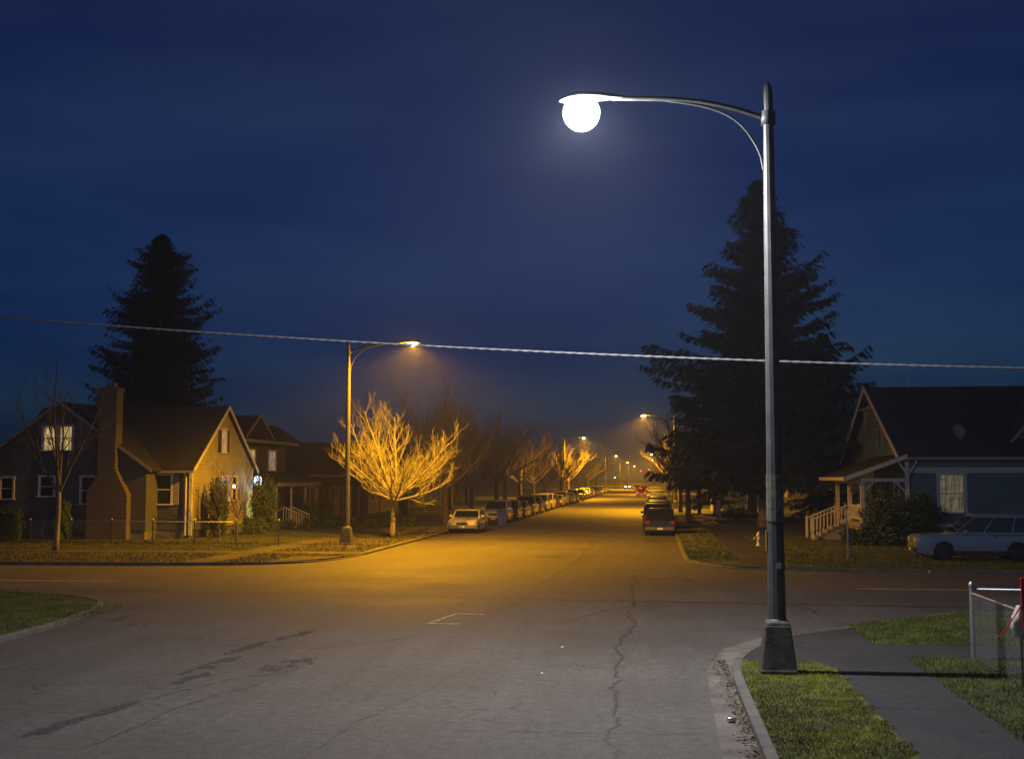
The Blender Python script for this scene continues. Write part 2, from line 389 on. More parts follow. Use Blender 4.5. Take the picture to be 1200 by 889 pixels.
# path with its ramp down to the street
m = MB()
m.prism([(3.07, -20, -.1), (4.55, -20, -.1), (4.55, 23.1, -.1), (3.07, 23.1, -.1)], (0, 0, .218))
m.prism([(4.55, 23.1, -.1), (150, 23.1, -.1), (150, 24.8, -.1), (4.55, 24.8, -.1)], (0, 0, .218))
struct(m, 'footpath', M['path'])
m = MB()
rp_ = [(1.47, 22.55, .10), (1.78, 22.35, .114), (2.3, 22.5, .114), (2.85, 22.35, .114), (3.07, 21.6, .118), (3.07, 23.1, .118), (4.55, 23.1, .118), (4.55, 24.8, .116),
       (4.35, 28.0, .026), (4.15, 28.05, .022), (3.0, 26.85, .022), (2.22, 25.2, .05), (1.66, 23.35, .095)]
m.add([(3.2, 24.2, .11)] + rp_, [(0, i+1, (i+1) % len(rp_)+1) for i in range(len(rp_))]); struct(m, 'corner_ramp_pavement', M['path'])
struct(block([(4.55, 24.8), (150, 24.8), (150, 31.45), (9.5, 31.05), (7.25, 30.65), (5.6, 29.5), (4.4, 28.2)], -.1, .10), 'verge_ground', M['grass'])
struct(block([(4.55, -20), (150, -20), (150, 23.1), (4.55, 23.1)], -.1, .112), 'lawn_ground', M['grass'])
# near left corner
NL = smoothpts([(-150, 34.2, .12), (-30, 34.0, .12), (-19.2, 33.5, .12), (-16.9, 32.8, .12), (-15.1, 31.6, .12), (-14.3, 30.0, .12), (-13.75, 27.4, .12), (-13.55, 25, .12), (-13.5, 20, .12), (-13.5, -20, .12)])
kerb('kerb', [(p[0], p[1]) for p in NL][::-1], [p[2] for p in NL][::-1])
struct(block([(p[0]-.1 if p[1] < 30.5 else p[0]-.05, p[1]-.12 if p[1] > 30 else p[1]) for p in NL] + [(-150, -20)], -.1, .105), 'lawn_ground', M['grass'])
# far left corner
FL = smoothpts([(-150, 44.3, .13), (-40, 44.4, .13), (-25, 44.7, .13), (-17, 45.3, .13), (-14.4, 46.6, .10), (-13.3, 48.6, .04), (-12.95, 51, .05), (-12.85, 54, .12), (-12.85, 60, .13), (-12.85, FARY, .13)])
kerb('kerb', [(p[0], p[1]) for p in FL], [p[2] for p in FL])
ins = [(p[0]-.1 if p[1] > 46 else p[0], p[1]+.12 if p[1] < 48 else p[1]) for p in FL]
struct(block(ins + [(-17.2, FARY), (-17.2, 51.2), (-150, 51.2)], -.1, .105), 'verge_ground', M['dry'])
m = block([(-17.2, 51.2), (-17.2, FARY), (-18.5, FARY), (-18.5, 52.7), (-150, 52.7), (-150, 51.2)], -.1, .112); struct(m, 'footpath', M['dirtpath'])
struct(block([(-18.5, 52.7), (-18.5, FARY), (-150, FARY), (-150, 52.7)], -.1, .115), 'lawn_ground', M['grass'])
# far right corner
FR = smoothpts([(1.15, FARY, .13), (1.15, 60, .13), (1.15, 54, .13), (1.2, 49.5, .13), (1.9, 47.4, .08), (3.0, 46.0, .05), (4.6, 45.4, .08), (8, 45.1, .12), (150, 45.0, .12)])
kerb('kerb', [(p[0], p[1]) for p in FR], [p[2] for p in FR])
ins = [(p[0]+.1 if p[1] > 46 else p[0], p[1]+.12 if p[1] < 48 else p[1]) for p in FR]
struct(block([(3.3, FARY)] + ins + [(150, 53), (5.0, 53), (4.9, 46.6), (3.3, 47)], -.1, .105), 'verge_ground', M['grass'])
struct(block([(3.3, 47), (4.9, 46.6), (4.9, FARY), (3.3, FARY)], -.1, .112), 'footpath', M['path'])
struct(block([(4.9, 53), (150, 53), (150, FARY), (4.9, FARY)], -.1, .115), 'lawn_ground', M['grass'])
# markings
m = MB(); m.box(-150, -17.7, 37.9, 38.02, .001, .005); m.box(-150, -17.9, 38.14, 38.24, .001, .005); struct(m, 'road_marking', M['kerbpaint'])
m = MB(); m.box(6.1, 150, 38.1, 38.2, .001, .005); m.box(6.2, 150, 38.34, 38.44, .001, .005); struct(m, 'road_marking', M['yellow'])
m = MB(); m.bar((-5.35, 28.0, .003), (-5.0, 30.2, .003), .07, .004); m.bar((-5.05, 30.15, .003), (-4.3, 30.0, .003), .10, .004); m.bar((-5.3, 28.05, .004), (-4.6, 28.0, .004), .10, .004)
struct(m, 'road_marking', M['kerbpaint'])
# cracks and tar patches
def crack(pts, w, jit):
    m = MB(); P = []
    for a, b in zip(pts, pts[1:]):
        L = math.dist(a, b); k = max(2, int(L/.09))
        for i in range(k): t = i/k; P.append((a[0]+(b[0]-a[0])*t, a[1]+(b[1]-a[1])*t))
    P.append(pts[-1]); x = 0; V = []
    for i, p in enumerate(P):
        x = x*.93+U(-jit, jit)*.75; y_ = U(-jit, jit)*.18; d = Vector((P[min(i+1, len(P)-1)][0]-P[max(i-1, 0)][0], P[min(i+1, len(P)-1)][1]-P[max(i-1, 0)][1])).normalized()
        nx, ny = -d.y, d.x; ww = w*U(.3, 1.2) if 0 < i < len(P)-1 else .002
        x1 = x+y_; V += [(p[0]+nx*(x1-ww/2), p[1]+ny*(x1-ww/2), .004), (p[0]+nx*(x1+ww/2), p[1]+ny*(x1+ww/2), .004)]
    m.add(V, [(2*i, 2*i+1, 2*i+3, 2*i+2) for i in range(len(P)-1)]); return struct(m, 'road_crack', M['tar'])
crack([(-.7, 43), (-.65, 37), (-.6, 31.5), (-.55, 27), (-.75, 23.2), (-.7, 20), (-.62, 16.8), (-.5, 14.5)], .055, .07)
crack([(-1.3, 36), (-.6, 33), (.1, 31.5)], .05, .08)
crack([(-.6, 33.2), (-1.5, 31), (-2.2, 28)], .04, .08)
crack([(-4.1, 30), (-3.8, 34), (-3.5, 41), (-3.2, 52), (-3.3, 70)], .04, .07)
crack([(-7.8, 18), (-7.0, 20.3), (-6.4, 21)], .03, .06); crack([(-7.2, 14.8), (-7.1, 17.5), (-6.6, 19.6)], .03, .06)
crack([(-8.8, 24), (-6.8, 23.6), (-5.2, 25.5)], .03, .07); crack([(.5, 44), (1.4, 39), (3.2, 35), (4.0, 31)], .04, .1)
crack([(-1, 42), (1.0, 41), (2.6, 38), (5, 36.5)], .04, .1); crack([(-4.4, 13.5), (-4.1, 17), (-3.5, 20), (-3.3, 22)], .02, .05)
crack([(-3.3, 16.3), (0.6, 16.4)], .015, .01)
def pathcrack(pts):
    o = crack(pts, .018, .02); o.location.z = .117; o.name = 'path_crack'
pathcrack([(3.08, 17.9), (3.8, 17.95), (4.54, 17.9)]); pathcrack([(3.08, 21.0), (3.9, 20.95), (4.54, 21.05)]); pathcrack([(3.3, 13), (3.6, 15), (3.5, 17.9)])
crack([(-12, 42), (-8, 41.5), (-2, 41.2), (4, 41.5)], .03, .05)
def blotch(cx, cy, rx, ry, n=40):
    pts = []
    for i in range(n):
        a = 2*pi*i/n; k = U(.55, 1.15); pts.append((cx+rx*cos(a)*k, cy+ry*sin(a)*k, .0045))
    m = MB(); z = .0045
    for j in range(34):
        a = U(0, 2*pi); q = math.sqrt(rnd()); x, y = cx+rx*q*cos(a)+.12*(q*sin(a)), cy+ry*q*sin(a); r_ = U(.02, .09); z += .0001; kk = 9
        m.add([(x+r_*cos(2*pi*i/kk)*U(.5, 1.1), y+r_*2.2*sin(2*pi*i/kk)*U(.5, 1.1), z) for i in range(kk)], [tuple(range(kk))])
    return struct(m, 'tar_patch', M['patch'])
for b in ((-8.2, 15.9, .14, .7), (-8.0, 17.0, .13, .75), (-7.9, 19.9, .12, .7), (-8.1, 21.4, .15, 1.1), (-8.2, 23.6, .13, 1.0), (-7.8, 25.6, .15, .8), (-6.7, 21.6, .35, .8)): blotch(*b)

# ------------------------------------------------------------------ grass blades
rs = np.random.RandomState(3)
def blades(name, mat, pts, h, w, z0, label):
    n = len(pts); a = rs.rand(n)*2*pi; hh = h*(.4+.9*rs.rand(n)); lean = hh*(.2+.9*rs.rand(n)); b = rs.rand(n)*2*pi
    V = np.zeros((n, 3, 3)); dx = np.cos(a)*w/2; dy = np.sin(a)*w/2
    V[:, 0, 0] = pts[:, 0]-dx; V[:, 0, 1] = pts[:, 1]-dy; V[:, 0, 2] = z0-.01
    V[:, 1, 0] = pts[:, 0]+dx; V[:, 1, 1] = pts[:, 1]+dy; V[:, 1, 2] = z0-.01
    V[:, 2, 0] = pts[:, 0]+np.cos(b)*lean; V[:, 2, 1] = pts[:, 1]+np.sin(b)*lean; V[:, 2, 2] = z0+hh
    o = np_mesh(name, V.reshape(-1, 3), np.arange(3*n).reshape(-1, 3), mat); return tag(o, label, 'grass', kind='stuff')
def scatter(n, x0, x1, y0, y1, near=0, keep=None, clump=.0):
    x = x0+(x1-x0)*rs.rand(n); t = rs.rand(n); y = y0+(y1-y0)*(t**(1+near))
    p = np.stack([x, y], 1)
    if clump:
        k = np.sin(p[:, 0]*2.1+1.3*np.sin(p[:, 1]*1.7))*np.cos(p[:, 1]*2.6+1.1*np.sin(p[:, 0]*3.1)); k2 = np.sin(p[:, 0]*9.3+2*np.sin(p[:, 1]*4.1))*np.sin(p[:, 1]*7.7+2*np.cos(p[:, 0]*5.3)); p = p[rs.rand(n) < (1-clump)+clump*(k*.3+k2*.5+.4)]
    if keep is not None: p = p[keep(p)]
    return p
blades('verge_grass', M['blade'], scatter(60000, 1.40, 3.13, 12.5, 22.4, .3, lambda p: ~((p[:, 0] > 3.06+.07*np.sin(p[:, 1]*5)+.05*np.sin(p[:, 1]*13)) | ((p[:, 1] > 21.7) & (abs(p[:, 0]-2.2) > .55))), .5), .036, .011, .115, 'patchy mossy green grass on the verge at the lamp foot')
blades('lawn_grass', M['blade2'], scatter(30000, 4.5, 9.5, 15, 23.1, .2, None, .4), .06, .014, .112, 'dark grass inside and beside the chain link fence')
blades('corner_grass', M['blade2'], scatter(60000, 4.3, 16, 24.8, 31.3, .2, lambda p: (p[:, 1] < 28.2+(p[:, 0]-4.4)*.95) , .4), .055, .016, .10, 'short olive grass on the right verge of the side road')
blades('corner_grass', M['blade2'], scatter(45000, -22, -13.65, 20, 33.6, .0, lambda p: ((p[:, 0] < -14.5-(p[:, 1]-30)*1.2) | (p[:, 1] < 30)) , .4), .06, .018, .105, 'dark grass on the near left corner by the kerb')
blades('verge_grass', M['blade3'], scatter(60000, -45, -13.1, 45.2, 57, .0, lambda p: ~((p[:, 1] > 51.2) & (p[:, 1] < 52.7)) & ((p[:, 0] < -15.2) | (p[:, 1] > 49.5)) & ~((p[:, 0] > -18.5) & (p[:, 0] < -17.2)), .4), .07, .03, .105, 'worn orange lit grass on the far left corner')
blades('verge_grass', M['blade3'], scatter(14000, -17.1, -13.0, 57, 80, .0, None, .4), .08, .035, .105, 'grass around the orange lamp and the bare tree')
blades('lawn_grass', M['blade2'], scatter(50000, 5, 34, 45.6, 62, .2, None, .4), .08, .03, .11, 'dark lawn grass around the parked van and porch')
blades('lawn_grass', M['blade2'], scatter(12000, 1.3, 3.3, 49, 90, .3, None, .4), .08, .03, .105, 'grass strip beside the parked dark hatchback')
blades('lawn_grass', M['blade3'], scatter(20000, -40, -18.6, 57, 64, .0, None, .4), .08, .03, .115, 'cottage lawn grass behind the wire fence')
# fallen leaves in the gutter
n_ = 900; p = np.stack([1.26-np.abs(rs.randn(n_))*.11, 13+10*rs.rand(n_)], 1); p = p[p[:, 0] > .85]
V = []; F = []
for i, (x, y) in enumerate(p):
    a = U(0, 2*pi); s_ = U(.015, .04); tx, ty = U(-.4, .4), U(-.4, .4); z = .014+abs(s_*tx)+abs(s_*ty)+(.02 if x > 1.2 else 0)*rnd()
    for q in range(4):
        ca, sa = cos(a+q*pi/2), sin(a+q*pi/2); k = s_*(1 if q % 2 else .55); V.append((x+ca*k, y+sa*k, z+ca*k*tx+sa*k*ty))
    F.append((4*i, 4*i+1, 4*i+2, 4*i+3))
tag(np_mesh('fallen_leaves', V, F, M['dleaf'], k=4), 'brown fallen leaves lying in the gutter along the kerb', 'leaves', kind='stuff')

V = []; F = []
def bit(x, y, z, s_, thin=.55):
    a = U(0, 2*pi); tx, ty = U(-.3, .3), U(-.3, .3); z += .004+s_*(abs(tx)+abs(ty)); i = len(V)
    for q in range(4):
        ca, sa = cos(a+q*pi/2), sin(a+q*pi/2); k = s_*(1 if q % 2 else thin); V.append((x+ca*k, y+sa*k, z+ca*k*tx+sa*k*ty))
    F.append((i, i+1, i+2, i+3))
for _ in range(170): bit(U(3.15, 4.5), U(12.5, 23), .118, U(.008, .03))
for _ in range(120): bit(U(1.5, 3.0), U(12.5, 22), .15, U(.01, .03))
for _ in range(160): bit(U(4.6, 9), U(13, 31), .15, U(.012, .035))
for _ in range(120): bit(U(-13, .7), U(13, 40), .001, U(.01, .03))
tag(np_mesh('leaf_litter', V, F, M['dleaf'], k=4), 'scattered dead leaves and bits on the path and verge', 'leaves', kind='stuff')
V = []; F = []
for _ in range(130): bit(2.7+random.gauss(0, .45), 25.3+random.gauss(0, .7), .12 if False else .11, U(.006, .017), .8)
tag(np_mesh('broken_glass', V, F, M['galv'], k=4), 'pale crumbs of broken glass on the corner ramp behind the lamp base', 'debris', kind='stuff')
# ------------------------------------------------------------------ street lamps
def street_lamp(loc, rz, label, white):
    t = thing('street_lamp', loc, label, 'street lamp', 'street lamps along the street', rz)
    m = MB(); m.lathe([(.20, .84), (.155, .9), (.15, 1.4), (.13, 4), (.105, 8), (.088, 10.0), (.08, 10.16), (.05, 10.24), (.01, 10.27)], 12); smooth_angle(m.build('pole', M['pole'], t), 25)
    m = MB(); m.lathe([(.44, 0), (.44, .05), (.42, .08), (.30, .78), (.285, .80), (.285, .83), (.25, .86), (.2, .88)], 4, rot=pi/4)
    b = m.build('base', M['polebase'], t); bv = b.modifiers.new('b', 'BEVEL'); bv.width = .045; bv.segments = 3
    top = smoothpts([(-.05, 0, 9.62), (-.7, 0, 9.86), (-1.5, 0, 10.03), (-2.75, 0, 10.09)], 2)
    m = MB(); m.tube(top, [.055-.015*i/len(top) for i in range(len(top))], 10); m.lathe([(.13, 9.5), (.13, 9.74)], 10); m.build('arm', M['pole'], t, True)
    br = smoothpts([(-.09, 0, 8.68), (-.15, 0, 9.05), (-.5, 0, 9.6), (-1.05, 0, 9.88), (-1.9, 0, 10.03)], 2)
    m = MB(); m.tube(br, .022, 8); m.build('brace', M['pole'], t, True)
    # cobra head: loft of ellipses along x
    m = MB(); st = [(-2.55, .05, .05, 10.09), (-2.75, .09, .07, 10.10), (-2.95, .17, .10, 10.11), (-3.25, .21, .12, 10.11), (-3.5, .19, .10, 10.10), (-3.66, .11, .06, 10.08), (-3.70, .02, .02, 10.07)]; nn = 16; V = []
    for x, ry, rz_, zc in st:
        for k in range(nn):
            a = 2*pi*k/nn; z = sin(a)*rz_; V.append((x, cos(a)*ry, zc+(z if z > 0 else z*.35)))
    m.add(V, [(i*nn+k, i*nn+(k+1) % nn, (i+1)*nn+(k+1) % nn, (i+1)*nn+k) for i in range(len(st)-1) for k in range(nn)]); m.build('lamp_head', M['pole'], t, True)
    rr = .33 if white else .24; dz = .36 if white else .15  # white lens enlarged to a globe, its shape standing for the lamp's glare
    m = MB()
    if white: m.lathe([(rr*cos(a*pi/24), 9.84-rr*sin(a*pi/24)) for a in range(-8, 12)]+[(.01, 9.84-rr)], 28, c=(-3.3, 0, 0))
    else: m.lathe([(rr, 10.055)]+[(rr*cos(a*pi/16), 10.05-dz*sin(a*pi/16)) for a in range(0, 8)]+[(.01, 10.05-dz)], 24, c=(-3.3, 0, 0))
    m.build('lamp_lens', M['lenswhite' if white else 'lensorange'], t, True)
    ld = bpy.data.lights.new('lamp_light', 'SPOT'); ld.spot_size = radians(164 if white else 166); ld.spot_blend = .55 if white else .5; ld.energy = WHITE_W if white else SODIUM_W; ld.color = WHITE_C if white else SODIUM_C; ld.shadow_soft_size = .09
    lo = bpy.data.objects.new('lamp_light', ld); col.objects.link(lo); lo.parent = t; lo.location = (-3.3, 0, 9.86 if white else 9.96)
    ld = bpy.data.lights.new('lamp_bulb', 'POINT'); ld.energy = WHITE_GLOW if white else SODIUM_GLOW; ld.color = WHITE_C if white else SODIUM_C; ld.shadow_soft_size = .09
    lo = bpy.data.objects.new('lamp_bulb', ld); col.objects.link(lo); lo.parent = t; lo.location = (-3.3, 0, 9.86 if white else 9.96)
    return t
L0 = street_lamp((2.04, 21.07, .115), 0, 'tall grey street lamp on the near right corner with a blazing white light', True)
m = MB(); m.lathe([(.149, 2.55), (.145, 3.35)], 12); m.build('weathered_band', paint('weathered_band', (.14, .14, .10), .6, .2, .5, 9), L0)
m = MB(); m.box(-.162, -.150, -.035, .035, 2.05, 2.4); m.build('yellow_sticker', M['yellow'], L0)
m = MB(); m.box(-.01, .07, -.158, -.150, 1.75, 1.85); m.build('torn_paper', M['trim'], L0)
lamps = [street_lamp((-15.36, 58.8, .11), pi, 'orange street lamp on the far left corner beside the lit bare tree', False)]
tr_ = tree_of(lamps[0])
for x, y, rz, lab in ((2.1, 130.4, 0, 'first orange street lamp down the right side, beyond the parked hatchback'), (-15.2, 201, pi, 'orange street lamp down the left side, second after the one by the lit tree'),
        (2.2, 257, 0, 'second orange street lamp down the right side of the street'), (-15.2, 368, pi, 'small distant orange street lamp, third on the left side'),
        (2.3, 345, 0, 'small distant orange street lamp, third down the right side'), (-15.2, 520, pi, 'tiny far orange street lamp, fourth on the left side'),
        (2.3, 450, 0, 'tiny far orange street lamp, fourth down the right side'), (-15.2, 690, pi, 'faintest far orange street lamp, last on the left side')):
    d_ = dup(lamps[0], (x, y, .11), rz, lab, tree=tr_)
    for c_ in kids(d_):
        if c_.type == 'LIGHT': c_.data = c_.data.copy(); c_.data.energy *= 1.5

# overhead cable: two strands twisted together
m = MB(); pts = []
for i in range(0, 601):
    x = -38+i*.12; z = 6.027-.0535*x+.0013*x*x; pts.append((x, 26, z))
for ph in (0, pi):
    m.tube([(p[0], p[1]+.011*cos(p[0]*13+ph), p[2]+.011*sin(p[0]*13+ph)) for p in pts], .018, 6)
tag(m.build('overhead_cable', M['cable'], None, True), 'thick dark twisted cable hanging right across the street and sky', 'cable')

# ------------------------------------------------------------------ houses
def window(par, mat, x, y, z, w, h, face, muntin=(1, 2), fm='trim', fw=.09, sill=True, name='window', lit_label=None, lightside=None):
    """window centred on (x,y,z of sill) on a wall facing 'S' (-Y), 'E' (+X) or 'W' (-X); frame > pane"""
    rz = {'S': 0, 'E': pi/2, 'W': -pi/2}[face]; m = MB()
    m.box(-w/2-fw, -w/2, -.07, .0, -.0, h); m.box(w/2, w/2+fw, -.07, .0, -.0, h); m.box(-w/2-fw-.03, w/2+fw+.03, -.085, 0, h, h+fw*1.2)
    for i in range(1, muntin[0]): xx = -w/2+w*i/muntin[0]; m.box(xx-.02, xx+.02, -.04, 0, 0, h)
    for i in range(1, muntin[1]): zz = h*i/muntin[1]; m.box(-w/2, w/2, -.045, 0, zz-.025, zz+.025)
    for xx in (-w/2+.02, w/2-.02): m.box(xx-.02, xx+.02, -.042, 0, 0, h)
    f = m.build(name, M[fm], par, loc=(x, y, z), rz=rz)
    p = MB().box(-w/2, w/2, -.012, 0, 0, h).build('pane', M[mat], f)
    if sill: MB().box(-w/2-fw-.05, w/2+fw+.05, -.12, 0, -.07, 0).build('sill', M[fm], f)
    return f
def gable_roof(m, x0, x1, y0, y1, ze, zr, axis, over=.35, th=.14, end=.3):
    """two sloping slabs; ridge along axis"""
    if axis == 'x':
        c = (y0+y1)/2; hw = (y1-y0)/2; sl = (zr-ze)/hw; yo = hw+over; zo = zr-sl*yo
        for s in (-1, 1):
            m.prism([(x0-end, c, zr), (x0-end, c+s*yo, zo), (x0-end, c+s*yo, zo+th), (x0-end, c, zr+th)][::s], (x1-x0+2*end, 0, 0))
    else:
        c = (x0+x1)/2; hw = (x1-x0)/2; sl = (zr-ze)/hw; xo = hw+over; zo = zr-sl*xo
        for s in (-1, 1):
            m.prism([(c, y0-end, zr), (c+s*xo, y0-end, zo), (c+s*xo, y0-end, zo+th), (c, y0-end, zr+th)][::-s], (0, y1-y0+2*end, 0))
def rake(m, p0, p1, depth=.2, vec=(0, .04, 0)):
    m.prism([p0, p1, (p1[0], p1[1], p1[2]-depth), (p0[0], p0[1], p0[2]-depth)], vec)

# --- cottage on the far left corner (own coordinates = world, root at its corner)
H1 = (-32, 66, .11)
def W2(h, x, y, z=0): return (x-h[0], y-h[1], z-h[2])
hA = thing('cottage', H1, 'dark corner cottage with a brick chimney and an orange lit steep front gable', 'house')
def boxw(m, h, x0, x1, y0, y1, z0, z1): return m.box(x0-h[0], x1-h[0], y0-h[1], y1-h[1], z0-h[2], z1-h[2])
# main volume: ridge along x at y 67.95, front gable on x=-25.2 ; wing: ridge along y at x=-32
m = MB(); P = lambda x, y, z: W2(H1, x, y, z)
m.prism([P(-25.2, 63, .6), P(-25.2, 72.9, .6), P(-25.2, 72.9, 4.0), P(-25.2, 67.95, 7.45), P(-25.2, 63, 4.0)], (-11.0, 0, 0))
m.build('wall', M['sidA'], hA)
m = MB(); m.prism([P(-25.16, 63.0, .6), P(-25.16, 72.9, .6), P(-25.16, 72.9, 4.0), P(-25.16, 67.95, 7.45), P(-25.16, 63.0, 4.0)], (-.03, 0, 0)); m.build('front_wall', M['sidA_lit'], hA)
m = MB(); m.prism([P(-36.9, 61.5, .6), P(-27.1, 61.5, .6), P(-27.1, 61.5, 4.0), P(-32, 61.5, 7.4), P(-36.9, 61.5, 4.0)][::-1], (0, 6.5, 0)); m.build('wall', M['sidA'], hA)
m = MB(); boxw(m, H1, -25.26, -36.2, 63.04, 72.8, 0, .6); boxw(m, H1, -36.85, -27.15, 61.55, 66, 0, .6); m.build('foundation', M['found'], hA)
m = MB(); gable_roof(m, *[-36.2-H1[0], -25.2-H1[0], 63-H1[1], 72.9-H1[1], 4.0-H1[2], 7.5-H1[2]], 'x', over=.35, end=.28); m.build('roof', M['roof'], hA)
m = MB(); gable_roof(m, -36.9-H1[0], -27.1-H1[0], 61.5-H1[1], 67.95-H1[1], 4.0-H1[2], 7.42-H1[2], 'y', over=.35, end=.25); m.build('roof', M['roof'], hA)
m = MB()      # barge boards
rake(m, P(-24.87, 67.95, 7.66), P(-24.87, 62.62, 3.90), .2, (-.05, 0, 0)); rake(m, P(-24.87, 67.95, 7.66), P(-24.87, 73.28, 3.90), .2, (-.05, 0, 0))
m.build('barge_board', M['trim'], hA)
m = MB(); rake(m, P(-32, 61.20, 7.58), P(-26.72, 61.20, 3.90), .2); rake(m, P(-32, 61.20, 7.58), P(-37.28, 61.20, 3.90), .2); m.build('barge_board', M['greytrim'], hA)
m = MB(); m.box(*[-28.4-H1[0], -24.9-H1[0], 62.52-H1[1], 62.62-H1[1], 3.68-H1[2], 3.82-H1[2]]); m.build('gutter', M['greytrim'], hA)
m = MB(); m.tube([P(-25.45, 62.6, 3.7), P(-25.45, 62.9, 3.4), P(-25.45, 62.9, .3)], .05, 8); m.build('downspout', M['trim'], hA)
for y_ in (62.97, 72.77): m = MB(); boxw(m, H1, -25.3, -25.14, y_, y_+.16, .3, 4.0); m.build('corner_board', M['trim'], hA)
m = MB()      # chimney: broad base stepping into the stack
yb, yf = 62.98-H1[1], 61.0-H1[1]
m.prism([(-30.2-H1[0], yf, 0), (-27.95-H1[0], yf, 0), (-27.95-H1[0], yf, 2.4), (-28.65-H1[0], yf, 3.75), (-28.65-H1[0], yf, 8.0), (-29.65-H1[0], yf, 8.0), (-29.65-H1[0], yf, 3.4), (-30.2-H1[0], yf, 2.6)][::-1], (0, .78, 0))
m.box(-29.71-H1[0], -28.59-H1[0], yf-.06, yf+.84, 8.0, 8.14)
ch = m.build('chimney', M['brick'], hA)
MB().box(-29.4-H1[0], -28.9-H1[0], yf+.2, yf+.6, 8.14, 8.4).build('flue', M['found'], ch)
for x in (-32.98+.35, -31.36-.35): window(hA, 'lit', *W2(H1, x, 61.5, 4.92), .72, 1.25, 'S')
window(hA, 'glass', *W2(H1, -32.7, 61.5, 2.45), .8, 1.0, 'S'); window(hA, 'glass', *W2(H1, -30.35, 61.5-.0, 2.05), .8, 1.4, 'S'); window(hA, 'glass', *W2(H1, -35.0, 61.5, 2.3), .7, 1.1, 'S')
for x in (-32.4, -30.75): window(hA, 'glass', *W2(H1, x, 61.55, .28), .95, .62, 'S', (1, 1), 'greytrim')
window(hA, 'glass', *W2(H1, -26.75, 63, 2.0), .85, 1.55, 'S', fw=.12)
m = MB(); boxw(m, H1, -26.17, -25.88, 62.94, 63, 1.95, 3.6); m.build('shutter', M['greytrim'], hA)
window(hA, 'litpink', *W2(H1, -25.16, 67.7, 4.9), .72, 1.3, 'E')
for dy in (-.65, .65): m = MB(); boxw(m, H1, -25.16, -25.10, 67.7+dy-.2, 67.7+dy+.2, 4.9, 6.2); m.build('shutter', M['darkpaint'], hA)
window(hA, 'tv', *W2(H1, -25.16, 68.0, 2.1), 1.5, 1.35, 'E', (2, 2)); window(hA, 'glass', *W2(H1, -25.16, 69.6, 2.1), .7, 1.35, 'E', (1, 2))
m = MB(); boxw(m, H1, -25.16, -25.1, 66.55, 66.95, 2.1, 3.45); m.build('shutter', M['darkpaint'], hA)
# lit entrance at the far end of the gable
m = MB(); boxw(m, H1, -25.16, -25.08, 71.9, 72.9, .5, 2.6); m.build('door', M['lityellow'], hA)
m = MB(); m.lathe([(.02, 0), (.22, .12), (.25, .4), (.2, .62), (.03, .72)], 12, c=P(-24.6, 72.3, 2.85)); m.build('porch_lamp', M['litblue'], hA)
lp = bpy.data.lights.new('porch_light', 'POINT'); lp.energy = 40; lp.color = (.7, .8, 1); lp.shadow_soft_size = .1; lo = bpy.data.objects.new('porch_light', lp); col.objects.link(lo); lo.parent = hA; lo.location = P(-24.2, 72.3, 2.9)
# --- two-storey house beyond
H2 = (-29, 82, .11)
hB = thing('house', H2, 'dark two storey house with lit upstairs windows behind the corner cottage', 'house'); P = lambda x, y, z: W2(H2, x, y, z)
m = MB(); boxw(m, H2, -34, -27.2, 76, 86.2, .5, 6.0); m.build('wall', M['sidB'], hB)
m = MB(); boxw(m, H2, -33.9, -27.3, 76.1, 86.1, 0, .5); m.build('foundation', M['found'], hB)
m = MB(); e = 5.95; m.add([P(-34.6, 75.5, e), P(-26.5, 75.5, e), P(-26.5, 86.8, e), P(-34.6, 86.8, e), P(-30.5, 76.6, 7.9), P(-30.5, 82.3, 7.9)], [(3, 2, 1, 0), (0, 1, 4), (1, 2, 5, 4), (2, 3, 5), (3, 0, 4, 5)])
m.prism([P(-26.9, 76.4, 6.0), P(-26.9, 82.4, 6.0), P(-26.9, 79.4, 7.7)], (-3.5, 0, 0)); m.build('roof', M['roof'], hB)
m = MB(); rake(m, P(-26.83, 79.4, 7.85), P(-26.83, 76.1, 6.0), .2, (-.05, 0, 0)); rake(m, P(-26.83, 79.4, 7.85), P(-26.83, 82.7, 6.0), .2, (-.05, 0, 0)); boxw(m, H2, -26.52, -26.42, 75.45, 86.85, 5.78, 5.98); boxw(m, H2, -34.6, -26.5, 75.38, 75.48, 5.78, 5.98); m.build('fascia', M['greytrim'], hB)
for y, mt in ((78.4, 'lityellow'), (82.9, 'litpink')): window(hB, mt, *P(-27.2, y, 3.95), 1.55, 1.35, 'E', (2, 1))
m = MB(); m.prism([P(-27.2, 76.4, 3.7), P(-24.6, 76.4, 2.95), P(-24.6, 76.4, 3.1), P(-27.2, 76.4, 3.85)], (0, 10, 0)); m.build('porch_roof', M['roof2'], hB)
m = MB(); boxw(m, H2, -24.62, -24.55, 76.35, 86.45, 2.85, 3.1)
for y in (76.6, 79.9, 83.2, 86.2): boxw(m, H2, -24.85, -24.72, y-.07, y+.07, .6, 2.95)
m.build('porch_frame', M['greytrim'], hB)
m = MB(); boxw(m, H2, -27.2, -24.6, 76.5, 86.3, 0, .6); m.build('porch_floor', M['found'], hB)
window(hB, 'lityellow', *P(-27.2, 80.4, 1.1), 1.7, 1.7, 'E', (2, 2)); window(hB, 'lityellow', *P(-27.2, 76.9, 1.1), .9, 1.6, 'E', (1, 1))
m = MB(); boxw(m, H2, -27.2, -27.14, 77.9, 78.9, .6, 2.7); d = m.build('door', M['door'], hB)
MB().lathe([(.2, 0), (.19, .1), (.1, .19), (.01, .22)], 10, c=P(-27.12, 78.4, 2.25)).build('fanlight', M['lit'], d)
window(hB, 'glass', *P(-27.2, 84.3, 1.1), 1.6, 1.5, 'E', (2, 1))
m = MB()
